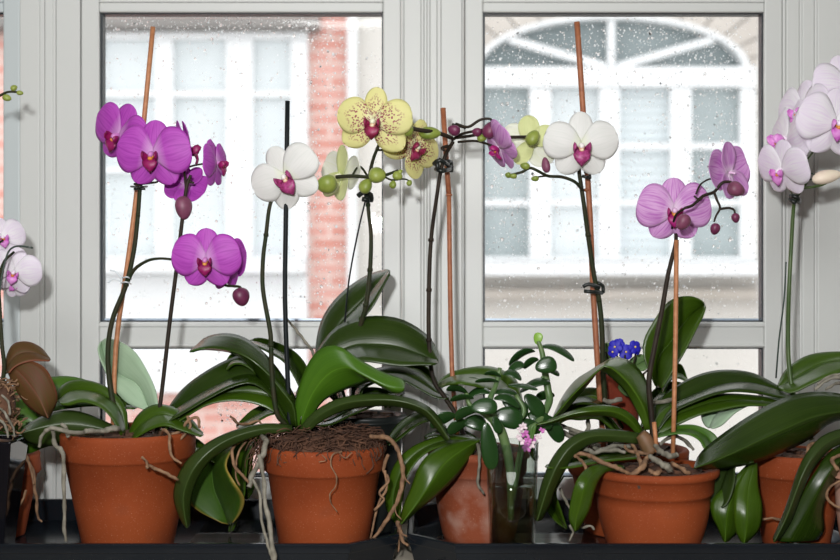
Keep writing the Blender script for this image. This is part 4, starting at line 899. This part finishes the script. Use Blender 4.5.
T(H_, 'flower_spike', [spP, [(685,208,-.045),(693,205,-.04),(703,196,-.03),(714,192,-.02),(722,183,-.02),(730,182,-.025),(736,186,-.03)], [(694,196,-.035),(700,200,-.035),(703,196,-.03)], [(696,194,-.03),(700,185,-.025),(707,180,-.01),(714,178,-.0)], [(714,192,-.02),(717,200,-.02),(720,208,-.02),(716,216,-.02),(714,222,-.02)], [(720,209,-.02),(729,208,-.02),(734,210,-.02),(735,214,-.02)], [(672,228,-.01),(676,215,-.03),(685,208,-.045)]], [[2.8,2.7,2.5,2.2,2.0,1.5],[1.4,1.6,1.6,1.2],1.0,[1.0,.9],[1.4,1.2,.9],[1.3,1.0],[1.2,1.2]], STEMD)
st = MB(); st.tube([at(676.5,240,-.02), at(675.5,340,-.02), at(673,455,-.03)], 2.4*sc(-.02), 8, sub=2); st.tube([at(654,422,-.05), at(657,452,-.05)], 2.2*sc(-.05), 8, sub=1); st.build('stake', STAKE, H_)
flower(H_, 'pink', 674, 211, -.01, 37, (-.10, -.98, -.06), 0)
flower(H_, 'pink', 728, 173, .0, 34, (-.62, .72, -.1), 10)
for a in [(683,222,-.055,8.5,7,-120),(736,189.5,-.035,9,7.5,-20)]: bud(H_, *a[:3], a[3], a[4], a[5], BUDM)
for a in [(715,229,-.02,6,5,-105),(735.5,218,-.02,5,4.2,-80)]: bud(H_, *a[:3], a[3], a[4], a[5], BUDP)
RTS = [([(575,457,-.05),(580,454,-.055),(590,456,-.06),(600,460,-.07),(612,465,-.075),(622,470,-.075),(632,475,-.07)],2.3,ROOTB),([(575,456,-.05),(583,462,-.06),(587,472,-.07)],1.8,ROOTB),([(632,474,-.072),(640,468,-.07),(645,462,-.06),(648,456,-.05)],3.0,ROOTB),([(650,456,-.055),(658,462,-.065),(666,468,-.07),(671,472,-.07)],3.4,ROOTS),([(656,446,-.05),(662,452,-.06),(670,456,-.06),(678,455,-.055)],3.2,ROOTS),
       ([(632,444,-.03),(637,453,-.045),(641,464,-.06),(638,470,-.065)],2.3,ROOTB),([(625,446,-.03),(630,452,-.04),(650,455,-.04)],2.2,ROOTB),([(575,450,-.02),(585,448,-.03),(595,452,-.03),(610,450,-.03),(625,452,-.03)],2.6,ROOTS),([(590,442,-.01),(600,450,-.02),(615,446,-.02),(630,446,-.02)],2.6,ROOTS),([(672,462,-.06),(682,470,-.07),(690,474,-.07)],2.4,ROOTB),([(660,445,-.03),(672,436,-.02),(684,440,-.01),(694,450,-.01)],2.2,ROOTS),([(648,470,-.07),(654,473,-.072),(662,471,-.07)],2.6,ROOTB)]
for q, rr, m_ in RTS: T(H_, 'aerial_root', [q], [[rr*.8, rr, rr*1.05, rr*.8]], m_)
for q, rr in [([(560,428+60,.0),(566,500,-.01),(572,512,-.02),(580,528,-.03)],1.8),([(575,522,-.06),(582,527,-.06),(590,525,-.06),(594,530,-.06)],1.8),([(570,525,-.05),(573,533,-.05),(569,541,-.05)],1.6)]: T(H_, 'aerial_root', [q], [[rr, rr*.9, rr*.6]], ROOTS)

# ================================================================ PLANT: blush white orchid at the right edge
K = pot_root('potted_orchid', 796, .02, 'white orchid flushed with violet at the right edge, in a terracotta pot under big leaves')
cx, cy, cz, R = pot_at(K, 796, .015, 458, 98, 68, TERRA, 24); bark(K, cx, cy, cz-.004, R-.009, 130, seed=29, size=.007)
leaf3(K, [(880,428),(862,400),(840,394),(815,392),(790,396),(765,407),(740,422),(715,440),(700,454),(694,467)], [(880,430),(862,412),(838,412),(812,417),(786,428),(760,440),(735,452),(712,462),(694,468)], [(878,433),(858,420),(832,422),(808,440),(776,455),(750,464),(725,468),(708,469),(694,469)], (.0,-.01,-.03), (-.02,-.055,-.075), (-.01,-.035,-.06), 'dark')
leaf3(K, [(865,430),(868,365),(850,353),(820,353),(800,359),(785,371),(777,387)], [(867,430),(872,372),(850,361),(825,363),(805,373),(778,388)], [(870,430),(876,380),(852,370),(830,376),(810,385),(792,393),(779,389)], (.03,.07,.06), (.03,.05,.045), (.02,.03,.03), 'mid')
leaf3(K, [(880,440),(855,428),(826,434),(809,450),(798,470),(791,492),(783,515),(772,541)], [(880,442),(855,434),(829,441),(812,458),(802,476),(794,497),(786,518),(774,542)], [(880,444),(855,441),(832,448),(816,464),(806,482),(798,502),(790,522),(777,542)], (-.02,-.05,-.045), (-.03,-.065,-.06), (-.03,-.055,-.05), 'olive')
leaf3(K, [(884,445),(858,440),(832,450),(815,472),(798,500),(785,525),(772,543)], [(884,448),(860,448),(838,462),(822,484),(808,510),(790,542)], [(884,452),(862,456),(842,472),(828,492),(823,512),(824,530),(816,542)], (-.01,-.04,-.03), (-.02,-.055,-.045), (-.01,-.04,-.03), 'dark')
leaf2(K, [(752,458),(724,464),(713,477),(709,492),(712,504),(720,507)], [(754,462),(736,466),(735,480),(732,494),(727,504),(721,508)], (-.035,-.04), (-.035,-.035), 'olive')
leaf3(K, [(752,459),(732,480),(712,500),(712,515),(718,528),(724,542)], [(753,461),(736,486),(728,510),(726,524),(725,542)], [(755,463),(742,490),(740,512),(738,530),(727,542)], (-.02,-.03,-.03), (-.02,-.04,-.04), (-.02,-.03,-.03), 'mid')
leaf3(K, [(753,459),(738,484),(734,506),(735,528),(742,543)], [(755,461),(748,488),(747,512),(746,530),(744,543)], [(757,463),(758,486),(762,506),(760,528),(746,543)], (-.03,-.045,-.045), (-.03,-.055,-.055), (-.03,-.045,-.045), 'mid')
spK = [(812,440,.02),(795,400,.03),(789,365,.035),(788,330,.035),(789,290,.03),(791,250,.03),(793,215,.025),(795,200,.02),(801,190,.02),(807,180,.02),(807,160,.02)]
T(K, 'flower_spike', [spK, [(801,188,.02),(812,187,.01),(824,184,.0),(830,180,.0)], [(796,200,.02),(790,190,.03),(785,180,.03)], [(807,162,.02),(800,150,.03),(796,140,.03)], [(807,160,.02),(822,140,.02),(830,130,.01)]], [[2.6,2.4,2.2,2.0,1.9,1.6],[1.6,1.3],1,1,1], STEMG)
T(K, 'support_stick', [(776,378,.06),(779,340,.05),(784,300,.045),(786,262,.04)], .9, WIRE, sub=3, label='thin wire support')
T(K, 'support_stick', [(797,172,.01),(806,172,.0),(815,175,.0),(812,179,.01),(800,180,.02),(796,176,.02),(799,172,.02)], .8, WIRE, sub=3, label='wire ring holding the stem')
T(K, 'plant_clip', [[(790,196,.015),(797,197,.01),(799,202,.02)],[(789,199,.02),(796,203,.015)]], 2.3, CLIP, sub=2)
flower(K, 'blush', 782, 170, -.005, 33, (-.82, -.48, -.28), 8)
flower(K, 'blush', 787, 140, .03, 46, (-.96, -.12, .1), 4)
flower(K, 'blush', 802, 112, .03, 36, (-.85, -.42, .0), 0)
flower(K, 'blush', 836, 124, -.02, 40, (.05, -.98, -.08), 6)
flower(K, 'blush', 846, 84, .02, 34, (.1, -.98, .05), -10)
bud(K, 827, 177, .0, 15, 7, 12, BUDC)
T(K, 'aerial_root', [[(823,442,-.03),(812,444,-.04),(808,452,-.045),(806,470,-.05),(800,485,-.05)],[(780,520,-.03),(770,518,-.03),(760,520,-.025)],[(838,444,-.03),(828,440,-.03),(820,446,-.035)]], [[2,2.2,2.6,1.4],[1.6,1.4],[2,2]], ROOTB)
T(K, 'aerial_root', [[(868,392,.0),(850,380,-.005),(835,377,-.01),(824,382,-.01),(816,390,-.01)],[(866,388,.0),(846,376,-.005),(830,376,-.01),(818,384,-.01)],[(868,398,.0),(850,386,-.01),(836,384,-.01),(826,390,-.01)]], [[2.4,2.2,1.8],[1.6,1.6],[2.0,1.6]], ROOTS)

# far right limed pot
Lp = pot_root('flower_pot', 862, -.03, 'small lime-crusted clay pot cut by the right edge, in the right tray', 'flower pot')
cx, cy, cz, R = pot_at(Lp, 862, -.03, 472, 62, 42, TERRAL, 14, bowl=True, floorz=TRAYZ+.010); bark(Lp, cx, cy, cz-.004, R-.008, 40, seed=31, size=.005)
T(Lp, 'aerial_root', [[(846,478,-.07),(832,486,-.07),(826,496,-.065),(834,505,-.065),(846,510,-.07)],[(840,455,-.05),(832,460,-.05),(838,470,-.055)]], [[1.3,1.5,1.2],[2,2]], ROOTB)
mb = MB(); r = random.Random(4)
for i in range(1):
    mb = MB(); c = at(830+i*14, 540, .01+i*.012); mb.ell((c.x, c.y, TRAYZ+.0075), (Vector((.012, 0, 0)), Vector((0, .010, 0)), Vector((0, 0, .0075))), 12, 8)
    tag(mb.build('pebble', noisy('pebble_grey', (.05,.06,.07), (.10,.11,.12), 80, .4)), 'dark grey pebble lying in the right tray by the lime-crusted pot', 'pebble')

# ================================================================ LEFT EDGE: two orchids
Bp = pot_root('potted_orchid', -2, .055, 'broad green leaves over the terracotta pot at the left edge, behind the black pot')
cx, cy, cz, R = pot_at(Bp, -2, .055, 458, 84, 54, TERRA, 22); bark(Bp, cx, cy, cz-.004, R-.009, 60, seed=37)
leaf3(Bp, [(-14,440),(-10,400),(12,388),(40,379),(70,376.5),(96,384),(118,397),(136,407)], [(-10,444),(2,415),(20,406),(44,398),(70,394),(94,396),(116,403),(137,408)], [(-6,448),(10,425),(26,418),(48,412),(70,408),(94,406),(116,408),(137,409)], (.05,.08,.07), (.04,.06,.06), (.03,.045,.05), 'bright')
leaf3(Bp, [(-12,440),(-5,405),(12,398),(30,398),(44,410),(56,430),(68,440)], [(-12,446),(-4,425),(12,420),(30,422),(46,432),(68,441)], [(-12,452),(-4,450),(12,455),(30,453),(46,447),(68,442)], (.04,.05,.05), (.03,.02,.03), (.02,.02,.03), 'bright')
T(Bp, 'aerial_root', [[(20,452,.01),(28,458,.0),(34,475,-.005),(36,495,-.005),(38,515,.0),(42,522,.0)],[(16,462,.01),(24,458,.0),(30,466,-.005),(34,484,-.01)],[(26,490,.0),(20,505,.0),(10,522,.0),(14,536,.0)]], [[2,2.2,1.8,1.0],[1.8,1.4],[1.4,1.0]], ROOTB)
A = pot_root('potted_orchid', -8, -.03, 'small-flowered white orchid with bronze leaves in the glossy black square pot')
c = at(-8, 0, -.03); zt = at(0, 441, -.05).z; mb = MB(); k = sc(-.03)
rings = [(15*k, TRAYZ), (17*k, TRAYZ+.002), (28*k, zt-.002), (28*k, zt), (24*k, zt), (14*k, TRAYZ+.01)]; vs = []; fs = []
for rr, z in rings: vs += [(c.x+rr, c.y-rr, z), (c.x+rr, c.y+rr, z), (c.x-rr, c.y+rr, z), (c.x-rr, c.y-rr, z)]
for j in range(5):
    for q in range(4): fs.append((j*4+q, j*4+(q+1) % 4, (j+1)*4+(q+1) % 4, (j+1)*4+q))
fs += [(3, 2, 1, 0), (20, 21, 22, 23)]; mb.add(vs, fs, None, 0, False); mb.build('pot', GLOSSB, A, bevel=.0018)
# keiki with its root ball
r = random.Random(12); mb = MB(); c0 = at(-2, 405, -.035)
for i in range(150):
    a = r.uniform(0, 6.28); b_ = r.uniform(-1.2, 1.2); p = c0+Vector((math.cos(a)*.015, math.sin(a)*.012, b_*.022)); P = [p]
    for q in range(4):
        p = p+Vector((r.uniform(-.006, .006), r.uniform(-.005, .005), r.uniform(-.006, .005))); P.append(p)
    mb.tube(P, .0007*r.uniform(.6, 1.5), 5, sub=2)
o = mb.build('root_ball', ROOTB, A); o['kind'] = 'stuff'
mb = MB(); mb.ell(c0, (Vector((.017, 0, 0)), Vector((0, .014, 0)), Vector((0, 0, .024))), 16, 12); mb.build('bark_plug', MOSS, A)
mb = MB(); mb.lathe([(.022, -.01), (.022, .0), (.001, .004)], (c.x, c.y, zt-.004), 24); mb.build('moss', MOSS, A)
T(A, 'aerial_root', [[(-4,405,-.06),(4,412,-.065),(9,420,-.065),(13,428,-.065),(15,437,-.065)],[(-4,418,-.06),(4,425,-.062),(8,438,-.062)],[(2,395,-.055),(8,402,-.06),(10,415,-.06)]], [[1.4,1.5,1.0],[1.6,1.2],[1.3,1.2]], ROOTS)
leaf3(A, [(4,374),(7,356),(14,344),(28,342),(41,348),(50,359)], [(6,374),(11,361),(20,354),(32,353),(42,356),(50,360)], [(9,373),(15,367),(24,363),(34,361),(43,361),(50,361)], (-.02,.0), (-.03,-.015), (-.035,-.02), 'brown', under='brown')
leaf3(A, [(5,366),(9,375),(15,388),(25,403),(37,413),(48,418)], [(8,364),(20,373),(31,386),(40,400),(48,418)], [(12,363),(30,361),(45,368),(54,384),(57,400),(49,418)], (-.03,-.03), (-.03,-.045), (-.03,-.03), 'brown', under='brown')
T(A, 'flower_spike', [[(-2,410,-.035),(4,370,-.04),(2,345,-.04),(0,310,-.035),(-1,280,-.03),(4,262,-.02),(14,252,-.01)],[(-2,300,-.03),(-4,250,-.02),(3,240,-.01)]], [[2.4,2,1.6,1.2],[1.2,1]], STEM)
T(A, 'support_stick', [(-1,300,-.045),(2,275,-.045),(7,255,-.045),(12,248,-.045),(20,246,-.045),(33,248,-.045)], .9, WIRE, sub=3, label='hooked green wire support')
flower(A, 'blush', 14, 272, .0, 27, (.15, -.95, -.2), 12); flower(A, 'blush', 14, 284, .01, 17, (.45, -.8, -.35), 40)
flower(A, 'blush', 2, 238, .0, 24, (.5, -.85, .1), -10)
T(A, 'flower_spike', [[(-30,180,-.02),(-24,130,-.02),(-10,100,-.02),(0,95.5,-.02),(8,92,-.02),(17,92,-.02)]], [[1.6,1.6,1.3,1.0]], STEM)
for a in [(14,88,-.02,3.6,3,30),(20,93,-.02,3.4,2.4,-5),(7,98,-.02,4.6,3.4,-15)]: bud(A, *a[:3], a[3], a[4], a[5], BUDG)
